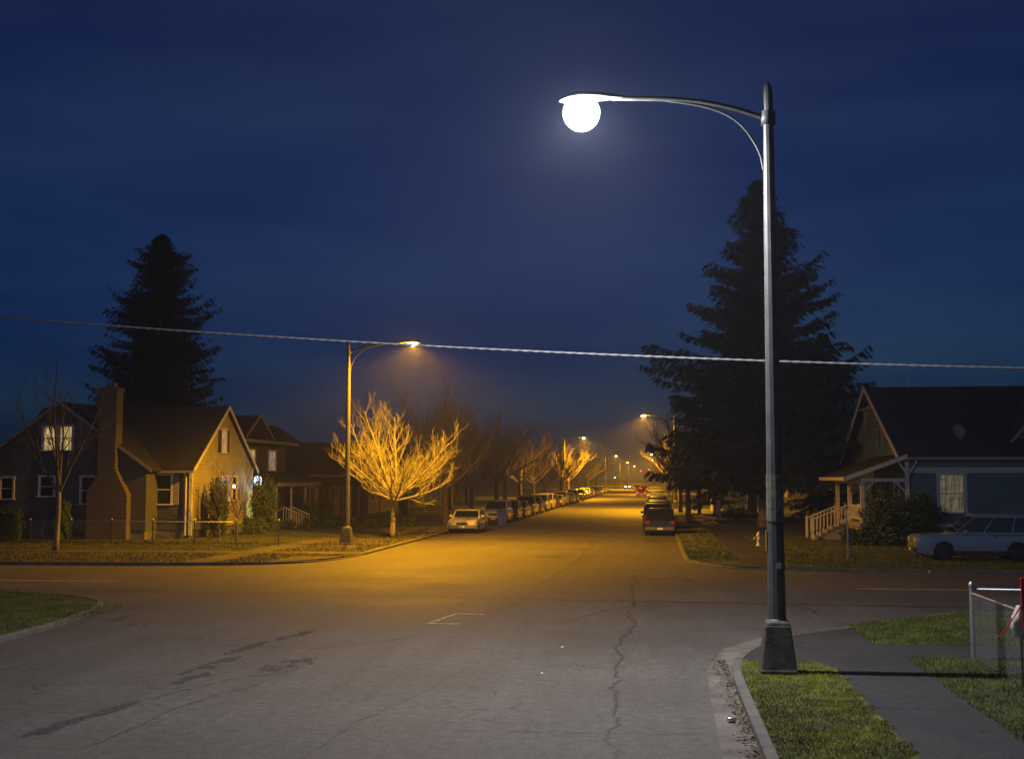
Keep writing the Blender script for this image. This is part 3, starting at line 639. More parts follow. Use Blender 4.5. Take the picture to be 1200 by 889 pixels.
for k in range(4): boxw(m, H2, -24.6+k*.3, -24.3+k*.3, 77.6, 79.2, 0, .6-.15*(k+.5))
m.build('steps', M['concrete'], hB)
for y in (77.6, 79.2):
    m = MB(); m.tube([P(-24.6, y, 1.5), P(-23.3, y, .95)], .025, 6)
    for k in range(8): x = -24.6+1.3*k/7; m.tube([P(x, y, .6-.4*k/7), P(x, y, 1.5-.55*k/7)], .014, 5)
    m.build('railing', M['trim'], hB)
# --- houses further along
def plainhouse(loc, w, d, ze, zr, lab, side, wallm='sidD', roofm='roof', hip=True, rot=0):
    """local: front faces +X (street) for the left side; root on the ground"""
    t = thing('house', loc, lab, 'house', rz=rot); m = MB().box(-d, 0, 0, w, 0, ze); m.build('wall', M[wallm], t)
    m = MB()
    if hip: m.add([(-d-.5, -.5, ze), (.5, -.5, ze), (.5, w+.5, ze), (-d-.5, w+.5, ze), (-d/2, w*.38, zr), (-d/2, w*.62, zr)], [(3, 2, 1, 0), (0, 1, 4), (1, 2, 5, 4), (2, 3, 5), (3, 0, 4, 5)])
    else: gable_roof(m, -d, 0, 0, w, ze, zr, 'x', .4, .15, .35)
    m.build('roof', M[roofm], t)
    if not hip:
        m = MB(); rake(m, (.37, w/2, zr+.15), (.37, -.4, ze-.1), .2, (-.04, 0, 0)); rake(m, (.37, w/2, zr+.15), (.37, w+.4, ze-.1), .2, (-.04, 0, 0)); m.build('barge_board', M['greytrim'], t)
        m = MB().prism([(-.01, 0, ze), (-.01, w, ze), (-.01, w/2, zr)], (-d+.02, 0, 0)); m.build('gable_wall', M[wallm], t)
    else: MB().box(.46, .56, -.5, w+.5, ze-.22, ze-.01).build('fascia', M['greytrim'], t)
    m = MB(); m.prism([(0, w*.35, 3.1), (2.2, w*.35, 2.7), (2.2, w*.35, 2.8), (0, w*.35, 3.2)], (0, w*.5, 0)); m.build('porch_roof', M[roofm], t)
    for k in range(3): yy = w*(.36+.24*k); MB().box(2.0, 2.12, yy-.06, yy+.06, 0, 2.7).build('porch_post', M['greytrim'], t)
    window(t, 'glass', 0, w*.2, 1.2, 1.3, 1.3, 'E', (2, 1)); window(t, 'glass', 0, w*.75, 1.2, 1.3, 1.3, 'E', (2, 1))
    MB().box(0, .06, w*.48, w*.48+.95, .1, 2.2).build('door', M['door'], t); window(t, 'glass', -d*.35, 0, 1.3, .9, 1.2, 'S', (1, 2)); window(t, 'glass', -d*.7, 0, 1.3, .9, 1.2, 'S', (1, 2))
    return t
plainhouse((-27.5, 92, .11), 11, 9, 3.6, 7.7, 'low dark house with a hip roof, next after the two storey house', 'L')
plainhouse((-26.5, 109, .11), 10, 9, 3.2, 6.6, 'dark gabled house mostly hidden behind the lit bare tree', 'L', 'sidB', 'roof2', False)
plainhouse((-26.5, 126, .11), 11, 9, 5.2, 7.6, 'dark hip roofed house far down the left side behind bare trees', 'L', 'sidA')
plainhouse((-25.5, 146, .11), 11, 9, 3.2, 6.4, 'small far gabled house down the left side behind parked cars', 'L', 'sidC', 'roof2', False)
plainhouse((17, 121, .11), 11, 9, 3.2, 6.8, 'dark house behind the pale fence down the right side', 'R', 'sidD', 'roof', False, rot=pi)
plainhouse((15, 150, .11), 11, 9, 5.0, 7.8, 'dark hip roofed house far down the right side', 'R', 'sidB', 'roof2', True, rot=pi)
# --- teal house on the right
H3 = (12.4, 71, .11)
hC = thing('bungalow', H3, 'teal house with a porch and steep dark roof behind the parked van', 'house'); P = lambda x, y, z: W2(H3, x, y, z)
XG = 12.6
m = MB(); m.prism([P(XG, 62.5, 1.0), P(XG, 80, 1.0), P(XG, 80, 4.6), P(XG, 71.25, 8.5), P(XG, 62.5, 4.6)][::-1], (14, 0, 0)); m.build('wall', M['sidC'], hC)
m = MB(); boxw(m, H3, XG+.06, XG+13.9, 62.56, 79.9, 0, 1.0); m.build('foundation', M['found'], hC)
m = MB(); gable_roof(m, XG-H3[0], XG+14-H3[0], 62.5-H3[1], 80-H3[1], 4.62-H3[2], 8.52-H3[2], 'x', .55, .14, .5)
roofC = m.build('roof', M['roof'], hC)
m = MB(); z0 = 8.72; sl = (8.52-4.62)/8.75; rake(m, P(XG-.55, 71.25, z0), P(XG-.55, 61.9, z0-sl*9.35), .26, (.06, 0, 0)); rake(m, P(XG-.55, 71.25, z0), P(XG-.55, 80.6, z0-sl*9.35), .26, (.06, 0, 0)); m.build('barge_board', M['trim'], hC)
m = MB(); boxw(m, H3, XG-.5, XG+14.5, 61.86, 61.98, 4.30, 4.46); m.build('gutter', M['greytrim'], hC)
m = MB(); boxw(m, H3, XG, XG+14, 62.46, 62.5, 3.66, 3.95); boxw(m, H3, XG+.0, XG+14, 62.46, 62.5, .96, 1.12); boxw(m, H3, XG-.02, XG+.12, 62.44, 62.5, 1.0, 4.5); m.build('trim_board', M['trim'], hC)
m = MB()      # gable truss
m.bar(P(XG-.5, 69.2, 7.4), P(XG-.5, 72.8, 7.4), .1); m.bar(P(XG-.5, 71.25, 7.4), P(XG-.5, 71.25, 6.2), .1); m.bar(P(XG-.5, 71.25, 6.3), P(XG-.5, 68.9, 7.3), .09); m.bar(P(XG-.5, 66.0, 6.15), P(XG-.5, 66.0, 5.2), .12); m.build('gable_brace', M['greytrim'], hC)
window(hC, 'litdim', *P(14.78, 62.5, 1.70), 1.2, 1.85, 'S', (1, 2), fw=.14)
window(hC, 'glass', *P(21.0, 62.5, 1.70), 1.2, 1.85, 'S', (1, 2), fw=.14)
window(hC, 'glass', *P(XG, 69.5, 5.1), 1.2, 1.0, 'W', (2, 1), 'greytrim'); window(hC, 'glass', *P(XG, 65, 1.7), 1.1, 1.6, 'W', (1, 2)); window(hC, 'glass', *P(XG, 70, 1.7), 1.1, 1.6, 'W', (1, 2))
MB().box(-.06, 0, 0, .95, 0, 2.1).build('door', M['door'], hC, loc=P(XG, 67.0, 1.25))
m = MB(); m.prism([P(18.4, 64.0, 5.3), P(22.2, 64.0, 5.3), P(20.3, 64.0, 7.5)][::-1], (0, 5.0, 0)); m.build('dormer_wall', M['sidC'], hC)
m = MB(); gable_roof(m, 18.4-H3[0], 22.2-H3[0], 64-H3[1], 69-H3[1], 5.6-H3[2], 7.7-H3[2], 'y', .45, .12, .4); m.build('dormer_roof', M['roof'], hC)
m = MB(); rake(m, P(20.3, 63.55, 7.85), P(17.9, 63.55, 5.2), .24); rake(m, P(20.3, 63.55, 7.85), P(22.7, 63.55, 5.2), .24); m.build('barge_board', M['greytrim'], hC)
m = MB(); dz = .0
m.lathe([(.01, .0), (.18, .02), (.30, .08), (.36, .14), (.365, .15), (.35, .145), (.28, .1), (.1, .04), (.01, .03)], 16, axis='y'); ds = m.build('satellite_dish', M['greytrim'], hC, True, loc=P(15.4, 63.55, 5.75)); ds.rotation_euler = (.35, 0, pi+.3)
MB().tube([(0, 0, 0), (0, .1, -.45), (0, .35, -.6)], .025, 6).build('bracket', M['galv'], ds)
m = MB(); m.tube([P(14.6, 71.2, 8.6), P(14.6, 71.2, 9.3)], .02, 6)
for k in range(5): m.bar(P(14.1+k*.25, 70.9, 9.25), P(14.1+k*.25, 71.5, 9.25), .015)
m.bar(P(14.0, 71.2, 9.25), P(15.2, 71.2, 9.25), .02); m.build('aerial', M['galv'], hC)
# porch
m = MB(); sl = (4.42-3.33)/(12.3-9.5)
m.prism([P(XG-.02, 61.7, 4.42+.12), P(9.45, 61.7, 3.38), P(9.45, 61.7, 3.48), P(XG-.02, 61.7, 4.64)], (0, 9.1, 0)); m.build('porch_roof', M['roof2'], hC)
m = MB(); m.prism([P(12.5, 61.64, 4.60), P(9.40, 61.64, 3.46), P(9.40, 61.64, 3.24), P(12.5, 61.64, 4.38)], (0, .06, 0)); boxw(m, H3, 9.38, 9.44, 61.64, 70.9, 3.27, 3.45)
boxw(m, H3, 10.25, XG, 61.95, 62.1, 3.22, 3.4); boxw(m, H3, 10.25, 10.4, 62.1, 70.5, 3.12, 3.3); m.build('porch_fascia', M['trim'], hC)
for x, y in ((10.33, 62.03), (10.33, 66.0), (10.33, 70.3), (XG+.02-.1, 62.03)):
    m = MB(); boxw(m, H3, x-.1, x+.1, y-.1, y+.1, .9 if x < 12 else 1.0, 3.25 if x < 12 else 4.2); m.build('porch_post', M['trim'], hC)
for a, b in (((10.4, 62.03, 2.75), (10.95, 62.03, 3.25)), ((12.4, 62.03, 2.75), (11.9, 62.03, 3.25)), ((12.5, 61.95, 3.6), (12.1, 61.95, 4.25)), ((12.6, 61.95, 3.6), (13.0, 61.95, 4.25)), ((10.33, 62.1, 2.75), (10.33, 62.8, 3.2)), ((10.33, 65.9, 2.75), (10.33, 65.2, 3.2))): MB().bar(P(*a), P(*b), .09).build('bracket', M['trim'], hC)
m = MB(); boxw(m, H3, 10.15, XG, 61.9, 70.6, .95, 1.15); boxw(m, H3, 10.3, XG, 62.05, 70.5, 0, .95); m.build('porch_floor', M['greytrim'], hC)
m = MB()
for z in (1.3, 1.95): boxw(m, H3, 10.43, 12.4, 62.0, 62.06, z, z+.07); boxw(m, H3, 10.3, 10.36, 62.13, 65.9, z, z+.07)
for k in range(15): x = 10.5+k*.13; boxw(m, H3, x, x+.04, 62.01, 62.05, 1.37, 1.95)
for k in range(28): y = 62.25+k*.13; boxw(m, H3, 10.31, 10.35, y, y+.04, 1.37, 1.95)
m.build('railing', M['trim'], hC)
m = MB()
for k in range(5): boxw(m, H3, 10.15-.32*(k+1), 10.15-.32*k, 66.3, 68.6, 0, .95-.17*k)
boxw(m, H3, 8.45, 8.62, 65.9, 66.2, 0, .35); m.build('steps', M['greytrim'], hC)
for y in (66.2, 68.7):
    m = MB(); m.bar(P(10.2, y, 1.95), P(8.4, y, 1.2), .07); boxw(m, H3, 8.32, 8.44, y-.06, y+.06, 0, 1.3)
    for k in range(9): x = 10.1-.19*k; m.bar(P(x, y, 1.05-.42*(10.15-x)), P(x, y, 1.92-.42*(10.15-x)), .045)
    m.build('stair_railing', M['trim'], hC)
tag(MB().box(-.7, .7, -.25, .25, 0, .55).box(-.75, .75, .15, .3, .5, .9).box(-.75, -.65, -.28, .2, .45, .6).box(.65, .75, -.28, .2, .45, .6).build('porch_bench', M['picket'], loc=(10.9, 64.6, 1.15), rz=pi/2), 'pale bench standing on the porch of the teal house', 'bench')

# ------------------------------------------------------------------ bare trees
def branchy(seed, H, trunk_h, spread, r0, limbs, subs, twigs, fine, droop=0, up=.5, thick=1.0, lim_ang=(25, 75)):
    R = random.Random(seed); tm = MB(); cm = MB()
    u = R.uniform
    def path(p, d, L, n, curl, wig):
        pts = [Vector(p)]; d = Vector(d).normalized(); k = 0
        for i in range(n):
            d = (d + Vector((u(-wig, wig), u(-wig, wig), u(-wig, wig)*.6+curl))).normalized(); pts.append(pts[-1]+d*(L/n))
        return pts
    tp = path((0, 0, -.05), (0, 0, 1), trunk_h+.05, 6, .05, .04)
    tm.tube(tp, [r0*1.2]+[r0*(1.05-.3*i/6) for i in range(1, 7)], 12)
    top = tp[-1]
    def kid(pts, f):
        x = f*(len(pts)-1); i = min(int(x), len(pts)-2); return pts[i].lerp(pts[i+1], x-i), (pts[i+1]-pts[i]).normalized()
    def side(d, ang, az):
        a = d.orthogonal().normalized(); b = d.cross(a); return (d*cos(ang) + (a*cos(az)+b*sin(az))*sin(ang)).normalized()
    for li in range(limbs):
        az = 2*pi*li/limbs+u(-.25, .25); lean = radians(u(*lim_ang)) if li else radians(6)
        if li % 3 == 1: lean = radians(u(lim_ang[1]*.8, lim_ang[1]))
        d = Vector((sin(lean)*cos(az), sin(lean)*sin(az), cos(lean)))
        hz = cos(lean); L = (H-trunk_h)*hz*hz + spread*(1-hz*hz); L = max(L*.82, spread*.6)*(.82 if li == 0 else 1)
        st = kid(tp, u(.82, 1))[0]
        lp = path(st, d, L, 8, up*.10, .10); lr = r0*.55*(.75+.25*hz); rl = [lr*(1-.8*i/8) for i in range(9)]; cm.tube(lp, rl, 6, False)
        for si in range(subs):
            f = .12+.86*(si+u(0, .8))/subs; p, dd = kid(lp, f); sd = side(dd, radians(u(28, 55)), u(0, 2*pi)); sd = (sd+Vector((0, 0, up*.55))).normalized()
            sl_ = L*(.52-.25*f)*u(.75, 1.15); sr = max(.014, lr*(1-.8*f)*.55)*thick; sp = path(p, sd, sl_, 6, up*.14, .13); cm.tube(sp, [sr*(1-.72*i/6) for i in range(7)], 5, False)
            for ti in range(twigs):
                f2 = .12+.86*(ti+u(0, .9))/twigs; p2, d2 = kid(sp, f2); td = (side(d2, radians(u(25, 50)), u(0, 2*pi))+Vector((0, 0, up*.6-droop))).normalized()
                tl = sl_*.42*u(.6, 1.2); tr = max(.010, sr*.5*(1-.5*f2))*thick; q = path(p2, td, tl, 4, up*.10-droop*.2, .13); cm.tube(q, [tr, tr*.8, tr*.65, tr*.5, tr*.3], 3, False)
                for fi in range(fine):
                    p3, d3 = kid(q, .2+.8*(fi+u(0, 1))/fine); fd = (side(d3, radians(u(25, 50)), u(0, 2*pi))+Vector((0, 0, up*.4))).normalized()
                    cm.tube([p3, p3+fd*tl*.25+Vector((0, 0, .01)), p3+fd*tl*.45+Vector((0, 0, .04))], [tr*.6, tr*.5, tr*.25], 3, False)
    return tm, cm
def baretree(loc, label, geo, rz=0, group=None, bm='bark', tw='twig'):
    t = thing('bare_tree', loc, label, 'tree', group, rz); a = geo[0].build('trunk', M[bm], t, True); b = geo[1].build('crown', M[tw], t, True); return t
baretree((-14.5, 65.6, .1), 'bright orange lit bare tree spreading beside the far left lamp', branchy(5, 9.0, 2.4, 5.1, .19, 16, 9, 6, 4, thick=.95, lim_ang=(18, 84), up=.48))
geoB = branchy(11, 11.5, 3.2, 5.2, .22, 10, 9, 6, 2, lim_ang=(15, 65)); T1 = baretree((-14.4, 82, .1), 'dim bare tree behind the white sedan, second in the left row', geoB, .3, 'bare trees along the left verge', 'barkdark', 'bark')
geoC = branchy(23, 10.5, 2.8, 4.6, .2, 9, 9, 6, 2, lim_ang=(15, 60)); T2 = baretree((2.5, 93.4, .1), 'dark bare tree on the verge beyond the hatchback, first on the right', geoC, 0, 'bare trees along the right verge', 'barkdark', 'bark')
t1, t2 = tree_of(T1), tree_of(T2)
names = ['third', 'fourth', 'fifth', 'sixth', 'seventh', 'eighth', 'ninth', 'tenth', 'eleventh', 'twelfth', 'thirteenth', 'fourteenth']
for i, y in enumerate((97, 112, 128, 143, 160, 185, 205, 230, 262, 300)):
    far = i > 5
    dup(T1, (-14.7+U(-.3, .3), y, .1), U(0, 6), ('far bare tree in the dim left row down the street' if far else names[i]+' bare tree in the left verge row, over the parked cars') if y != 185 else 'distant orange lit bare tree over the left row of cars', scale=(U(.85, 1.15) if y != 185 else 1.0), tree=t1)
for i, y in enumerate((106, 118, 133, 148, 166, 190, 215, 245, 280)):
    far = i > 4
    dup(T2, (2.6+U(-.3, .3), y, .1), U(0, 6), 'far bare tree in the dim right row down the street' if far else ['second', 'third', 'fourth', 'fifth', 'sixth'][i]+' dark bare tree in the right verge row', scale=U(.95, 1.2), tree=t2)
for i, (x, y, k, s_) in enumerate(((-22, 104, t1, 1.25), (-21, 122, t1, 1.35), (-24, 152, t1, 1.4), (-22, 175, t2, 1.4), (8, 100, t2, 1.2), (9, 118, t2, 1.35), (12, 135, t1, 1.35), (8.5, 160, t2, 1.4), (10, 190, t1, 1.5))):
    dup(k[0], (x, y, .1), U(0, 6), ['tall dim bare tree in the yards behind the left parked cars', 'tall dark bare tree in the yards behind the right verge'][x > 0], group=['bare yard trees behind the left row', 'bare yard trees behind the right row'][x > 0], scale=s_, tree=k)
baretree((-27.1, 51.9, .1), 'thin forked bare tree on the verge before the dark cottage', branchy(37, 10.5, 3.0, 3.2, .13, 5, 6, 4, 2, lim_ang=(6, 34), up=.3), 1.0, None, 'bark', 'barkdark')
for i, (x, y, h) in enumerate(((-23.6, 63.2, 4.6), (-22.7, 63.4, 4.9))):
    baretree((x, y, .11), ['small leafless tree before the lit gable, nearer the shuttered corner', 'small leafless tree before the lit gable, nearer the doorway'][i], branchy(50+i, h, 1.1, 1.3, .05, 6, 6, 4, 1, lim_ang=(10, 45)), U(0, 6), 'small leafless trees at the cottage', 'barkdark', 'barkdark')
rt = random.Random(4)

# ------------------------------------------------------------------ conifers
def conifer(loc, label, H, R0, r0, seed, mat, shape, nb, z_lo, tipup=.25, sprayw=.5, dens=1.0, lvar=(.62, 1.12)):
    R = random.Random(seed); u = R.uniform; t = thing('conifer', loc, label, 'tree')
    m = MB(); m.tube([(0, 0, -.1), (0, 0, 1), (0, 0, H*.5), (.05, 0, H*.98)], [r0*1.3, r0, r0*.55, .03], 12); m.build('trunk', M['bark'], t, True)
    V = []; F = []; lb = MB()
    def tri(a, b, c): o = len(V); V.extend((a, b, c)); F.append((o, o+1, o+2))
    for bi in range(nb):
        f = (bi+u(0, 1))/nb; z = z_lo+(H-z_lo)*(f**.85); hfrac = (z-z_lo)/(H-z_lo)
        L = R0*shape(hfrac)*u(*lvar); az = u(0, 2*pi)
        if L < .12: L = .12
        k = max(5, int(L/.32)); pts = []; rise = u(-.02, .22)+.25*hfrac; sag = u(.32, .62)
        for i in range(k+1):
            s = i/k; r = L*s; zz = z + L*(rise*s - sag*s*s + tipup*s**3*.55); a2 = az+.05*sin(s*3+bi); pts.append(Vector((r*cos(a2), r*sin(a2), zz)))
        if L > 1.2: lb.tube([tuple(p) for p in pts[::2]], [max(.015, .05*L/6*(1-.85*j/(len(pts[::2])))) for j in range(len(pts[::2]))], 4, False)
        rad = Vector((cos(az), sin(az), 0)); tan = Vector((-sin(az), cos(az), 0))
        for i in range(1, k+1):
            s = i/k
            if s < .22 and L > 2 and R.random() < .6: continue
            for sd in (-1, 1, 0):
                if sd == 0 and i < k-1 and R.random() < .5: continue
                for _ in range(2 if R.random() < dens-1 else 1):
                    ln = (sprayw*u(.7, 1.35)*(1-.5*hfrac))*(1.15-.55*s)+.12; dirv = (rad*(.55 if sd else 1.0)+tan*(sd*u(.6, 1.2))+Vector((0, 0, u(-.95, -.1)))).normalized()
                    p = pts[i].lerp(pts[i-1], R.random()); tip = p+dirv*ln+Vector((0, 0, -.10*ln)); side = dirv.cross(Vector((0, 0, 1))).normalized()*ln*.16
                    n = 4
                    for q in range(n):
                        g0 = q/n; c0 = p.lerp(tip, g0); c1 = p.lerp(tip, min(1, g0+.42)); w = ln*.26*(1-.55*g0)*u(.6, 1.3); dd = Vector((0, 0, -u(.0, .5)*w))
                        tri(c0+side*.12, c1+side.normalized()*w+dd, c1); tri(c0-side*.12, c1, c1-side.normalized()*w+dd)
    lb.build('branch', M['barkdark'], t, True)
    np_mesh('crown', [tuple(v) for v in V], F, M[mat], t); return t
conifer((7.3, 82.5, .1), 'huge drooping conifer towering behind the near lamp pole on the right', 23.8, 8.9, .42, 12, 'needle', lambda h: (1-h)**.82*(1+.10*sin(h*23))*(1 if h > .12 else .8+1.6*h)+.005, 420, 3.0, .75, .95, 1.8, (.58, 1.15))
conifer((-43.2, 100, .1), 'broad dark evergreen rising behind the corner cottage', 24.8, 6.1, .5, 8, 'needle2', lambda h: (1-h**2.5)**.8*(.92+.12*sin(h*31))+.02, 660, 3.0, .8, .75, 1.5)
conifer((5.5, 112, .1), 'smaller dark conifer beside the pale fence on the right', 11, 3.4, .2, 9, 'needle2', lambda h: (1-h)**.9+.02, 130, 1.0, .3, .6, 1.0)
conifer((13.5, 98, .1), 'dark conifer behind the big drooping one, between it and the teal house', 15, 5.0, .3, 10, 'needle2', lambda h: (1-h)**.8+.02, 220, 1.2, .4, .7, 1.2)

# ------------------------------------------------------------------ shrubs
def shrub(name, loc, label, rx, rz_, mat, n, leaf, cat='shrub', seed=1, power=.5, group=None, upright=False):
    R = random.Random(seed); t = thing(name, loc, label, cat, group); V = []; F = []; sm = MB()
    for k in range(7):
        a = 2*pi*k/7; sm.tube([(0, 0, 0), (rx*.3*cos(a), rx*.3*sin(a), rz_*.7), (rx*.6*cos(a)*(0.5 if upright else 1), rx*.6*sin(a)*(0.5 if upright else 1), rz_*1.35)], [.03, .02, .008], 5, False)
    sm.build('stem', M['barkdark'], t)
    for i in range(n):
        th = R.uniform(0, 2*pi); c = R.uniform(-1, 1); r = R.random()**.28; lump = 1+.18*sin(5*th+3*c*2)+.12*sin(9*c+2*th)
        x = rx*r*lump*math.sqrt(max(0, 1-c*c))**power*cos(th); y = rx*r*lump*math.sqrt(max(0, 1-c*c))**power*sin(th); z = rz_*(1+c*r*lump)
        if z < .03: z = R.uniform(.03, .2)
        d = Vector((R.gauss(0, 1), R.gauss(0, 1), R.gauss(.3 if not upright else 1.6, .7))).normalized()*leaf; s = d.orthogonal().normalized()*leaf*.34; p = Vector((x, y, z)); o = len(V)
        V.extend([tuple(p-d), tuple(p+s), tuple(p+d), tuple(p-s)]); F.append((o, o+1, o+2, o+3))
    np_mesh('foliage', V, F, M[mat], t, 4); return t
shrub('rhododendron_bush', (12.0, 61.0, .1), 'big rounded leafy bush in front of the porch of the teal house', 1.75, 1.25, 'leaf', 5200, .13, seed=2)
shrub('low_shrub', (9.9, 61.2, .1), 'low dark shrub beside the porch steps', .8, .45, 'leaf', 1200, .1, seed=4)
for i, (x, y, rx, h, lab) in enumerate(((-27.6, 62.2, .42, 1.45, 'columnar evergreen in the corner beside the brick chimney'), (-24.2, 64.5, .5, 1.5, 'columnar evergreen at the near corner of the lit gable'), (-23.8, 71.2, .75, 1.65, 'broader columnar evergreen before the cottage doorway'), (-31.4, 60.8, .4, 1.0, 'small dark evergreen between the basement windows'))):
    shrub('columnar_evergreen', (x, y, .11), lab, rx, h, 'cedar', 2600, .11, 'shrub', 20+i, .55, 'columnar evergreens round the cottage', True)
shrub('dark_bush', (-33.9, 59.6, .11), 'dark rounded bush at the left edge before the cottage', .8, .8, 'cedar', 2200, .11, seed=31, upright=True)
shrub('round_bush', (-23.6, 68.9, .11), 'round bush below the cottage front window', .7, .5, 'leaf', 1500, .09, seed=32)
for i in range(7):
    shrub('garden_bush', (-23.6+1.15*i, 75.5+.9*i, .11), ['low garden bush nearest the cottage in the row by the front walk', 'second low garden bush from the cottage', 'third low garden bush from the cottage', 'middle low garden bush in the row behind the lamp', 'fifth low garden bush, left of the lamp pole', 'sixth low garden bush, just behind the lamp pole', 'last low garden bush in the row by the lamp'][i], U(.4, .6), U(.25, .38), 'leaf', 700, .08, seed=40+i, group='low garden bushes')
for i, (x, y) in enumerate(((-23.9, 81.5), (-23.9, 85.2))): shrub('porch_shrub', (x, y, .11), ['dark upright shrub before the porch of the two storey house, nearer', 'dark upright shrub before the porch of the two storey house, farther'][i], .6, .9, 'cedar', 1300, .1, seed=60+i, upright=True, group='porch shrubs')
shrub('roadside_bush', (6.2, 96, .1), 'dark low bush at the foot of the big conifer', 1.0, .55, 'leaf', 1400, .1, seed=70)

# ------------------------------------------------------------------ vehicles
def interp(t, pts):
    for a, b in zip(pts, pts[1:]):
        if t <= b[0]: return a[1]+(b[1]-a[1])*(t-a[0])/max(1e-6, b[0]-a[0])
    return pts[-1][1]
def vehicle(name, label, cat, paintm, L, Wd, sideTop, belt, gh, roofz, wheels, wr, sill=.22, loc=(0, 0, 0), rz=0, group=None, tail='tailred', head='lampglass', boxy=0, grille='blackplastic', bumper='chrome', topw=.80, trimband=None, amber=False, name_='parked_car', wide_windows=3, wi=None):
    """local +Y is the front. sideTop: (y,z) of the hood/deck line; gh=(rear base y, rear roof y, front roof y, windscreen base y)"""
    t = thing(name_, loc, label, cat, group, rz); w = Wd/2; m = MB(); ys = []
    y = -L/2
    n = int(L/.07)
    ys = [-L/2+L*i/n for i in range(n+1)]
    rows = []
    for y in ys:
        e = (L/2-abs(y)); pl = 1-(.10 if not boxy else .05)*max(0, 1-e/.55)**2
        ww = w*pl; zt = interp(y, sideTop); zb = sill+.10*max(0, 1-e/.5)
        for yw in wheels:
            d = abs(y-yw); ra = wr*1.18
            if d < ra: zb = max(zb, wr+math.sqrt(ra*ra-d*d))
        zt2 = max(zt, zb+.05); zm = max(zb+.01, zt2-.22); rnd_ = .05+.06*(1-boxy)
        end = max(0, 1-e/.18); drop = (.10 if not boxy else .04)*end**2
        h_ = [(ww-.16, zb), (ww-.015, zb), (ww, zb+(zm-zb)*.5), (ww*.992, zm), (ww*.965, zt2-.07-drop), (ww*.90, zt2-.015-drop), (ww*.5, zt2+.02*(1-boxy)-drop), (0, zt2+.03*(1-boxy)-drop)]
        row = [(x, y, z) for x, z in h_] + [(-x, y, z) for x, z in h_[-2::-1]]
        rows.append(row)
    k = len(rows[0]); V = [p for r_ in rows for p in r_]
    F = [(i*k+j, (i+1)*k+j, (i+1)*k+j+1, i*k+j+1) for i in range(len(rows)-1) for j in range(k-1)]
    F += [tuple(range(k)), tuple((len(rows)-1)*k+j for j in range(k-1, -1, -1))]
    m.add(V, F)
    # greenhouse
    rb, rr_, fr, fb = gh; bw = w*.93; tw_ = w*topw; z0 = belt-.03
    G = [(-bw, rb, z0), (bw, rb, z0), (bw, fb, z0), (-bw, fb, z0), (-tw_, rr_, roofz-.05), (tw_, rr_, roofz-.05), (tw_, fr, roofz-.05), (-tw_, fr, roofz-.05),
         (-tw_*.85, rr_+.08, roofz), (tw_*.85, rr_+.08, roofz), (tw_*.85, fr-.10, roofz), (-tw_*.85, fr-.10, roofz)]
    m.add(G, [(0, 1, 5, 4), (1, 2, 6, 5), (2, 3, 7, 6), (3, 0, 4, 7), (4, 5, 9, 8), (5, 6, 10, 9), (6, 7, 11, 10), (7, 4, 8, 11), (8, 9, 10, 11)])
    smooth_angle(m.build('body', M[paintm], t), 32)
    MB().box(-w+.2, w-.2, -L/2+.25, L/2-.25, .18, sill+.25).build('underbody', M['blackplastic'], t)
    def pane(nm, a, b, c, d, ins=(.05, .05, .07, .07), mat='carglass'):
        a, b, c, d = map(Vector, (a, b, c, d)); q = lambda s, v: a.lerp(b, s).lerp(d.lerp(c, s), v)
        s0, s1, v0, v1 = ins[0], 1-ins[1], ins[2], 1-ins[3]; nn = (b-a).cross(d-a).normalized()*.008; pts = [q(s0, v0), q(s1, v0), q(s1, v1), q(s0, v1)]
        mm = MB(); mm.prism([tuple(p-nn) for p in pts], nn*2); return mm.build(nm, M[mat], t)
    A = [Vector(p) for p in G]
    pane('windscreen', A[2], A[3], A[7], A[6], (.05, .05, .08, .07)); pane('rear_window', A[0], A[1], A[5], A[4], (.06, .06, .12, .08))
    nw = wide_windows
    for s in (0, 1):
        a, b, c, d = (A[1], A[2], A[6], A[5]) if s == 0 else (A[3], A[0], A[4], A[7])
        for i in range(nw):
            f0, f1 = i/nw, (i+1)/nw; q0, q1, r0, r1 = a.lerp(b, f0), a.lerp(b, f1), d.lerp(c, f0), d.lerp(c, f1)
            pane('side_window', q0, q1, r1, r0, (wi or (.07 if i else .12), wi or (.07 if i < nw-1 else .12), .10, .10))
    for yw in wheels:
        for s in (-1, 1):
            mm = MB(); mm.lathe([(wr*.62, -.10), (wr*.92, -.105), (wr, -.06), (wr, .06), (wr*.92, .105), (wr*.62, .10)], 24, axis='x'); wh = mm.build('wheel', M['rubber'], t, True, loc=(s*(w-.13), yw, wr))
            mm = MB(); mm.lathe([(.02, s*.06), (wr*.18, s*.075), (wr*.22, s*.04), (wr*.5, s*.05), (wr*.62, s*.09), (wr*.64, s*.09)][::1], 16, axis='x'); mm.build('rim', M['rim'], wh, True)
    zf = interp(L/2-.1, sideTop); zr_ = interp(-L/2+.1, sideTop); e = L/2
    for s in (-1, 1):
        MB().box(s*w*.62-.17, s*w*.62+.17, e-.05, e+.012, zf-.27, zf-.10).build('headlight', M[head], t)
        if amber: MB().box(s*w*.86-.045, s*w*.86+.045, e-.12, e+.0, zf-.27, zf-.10).build('indicator', M['amber'], t)
        hh = .16 if zr_ < 1.05 else .34
        MB().box(s*w*.78-.13, s*w*.78+.12, -e-.012, -e+.06, (zr_ if zr_ < 1.15 else 1.15)-.12-hh, (zr_ if zr_ < 1.15 else 1.15)-.12).build('tail_light', M[tail], t)
        MB().box(s*(w*.95), s*(w*.95+.20), fb-.52, fb-.40, belt-.01, belt+.14).build('door_mirror', M[paintm], t)
    m = MB(); m.box(-w*.38, w*.38, e-.04, e+.016, zf-.27, zf-.09)
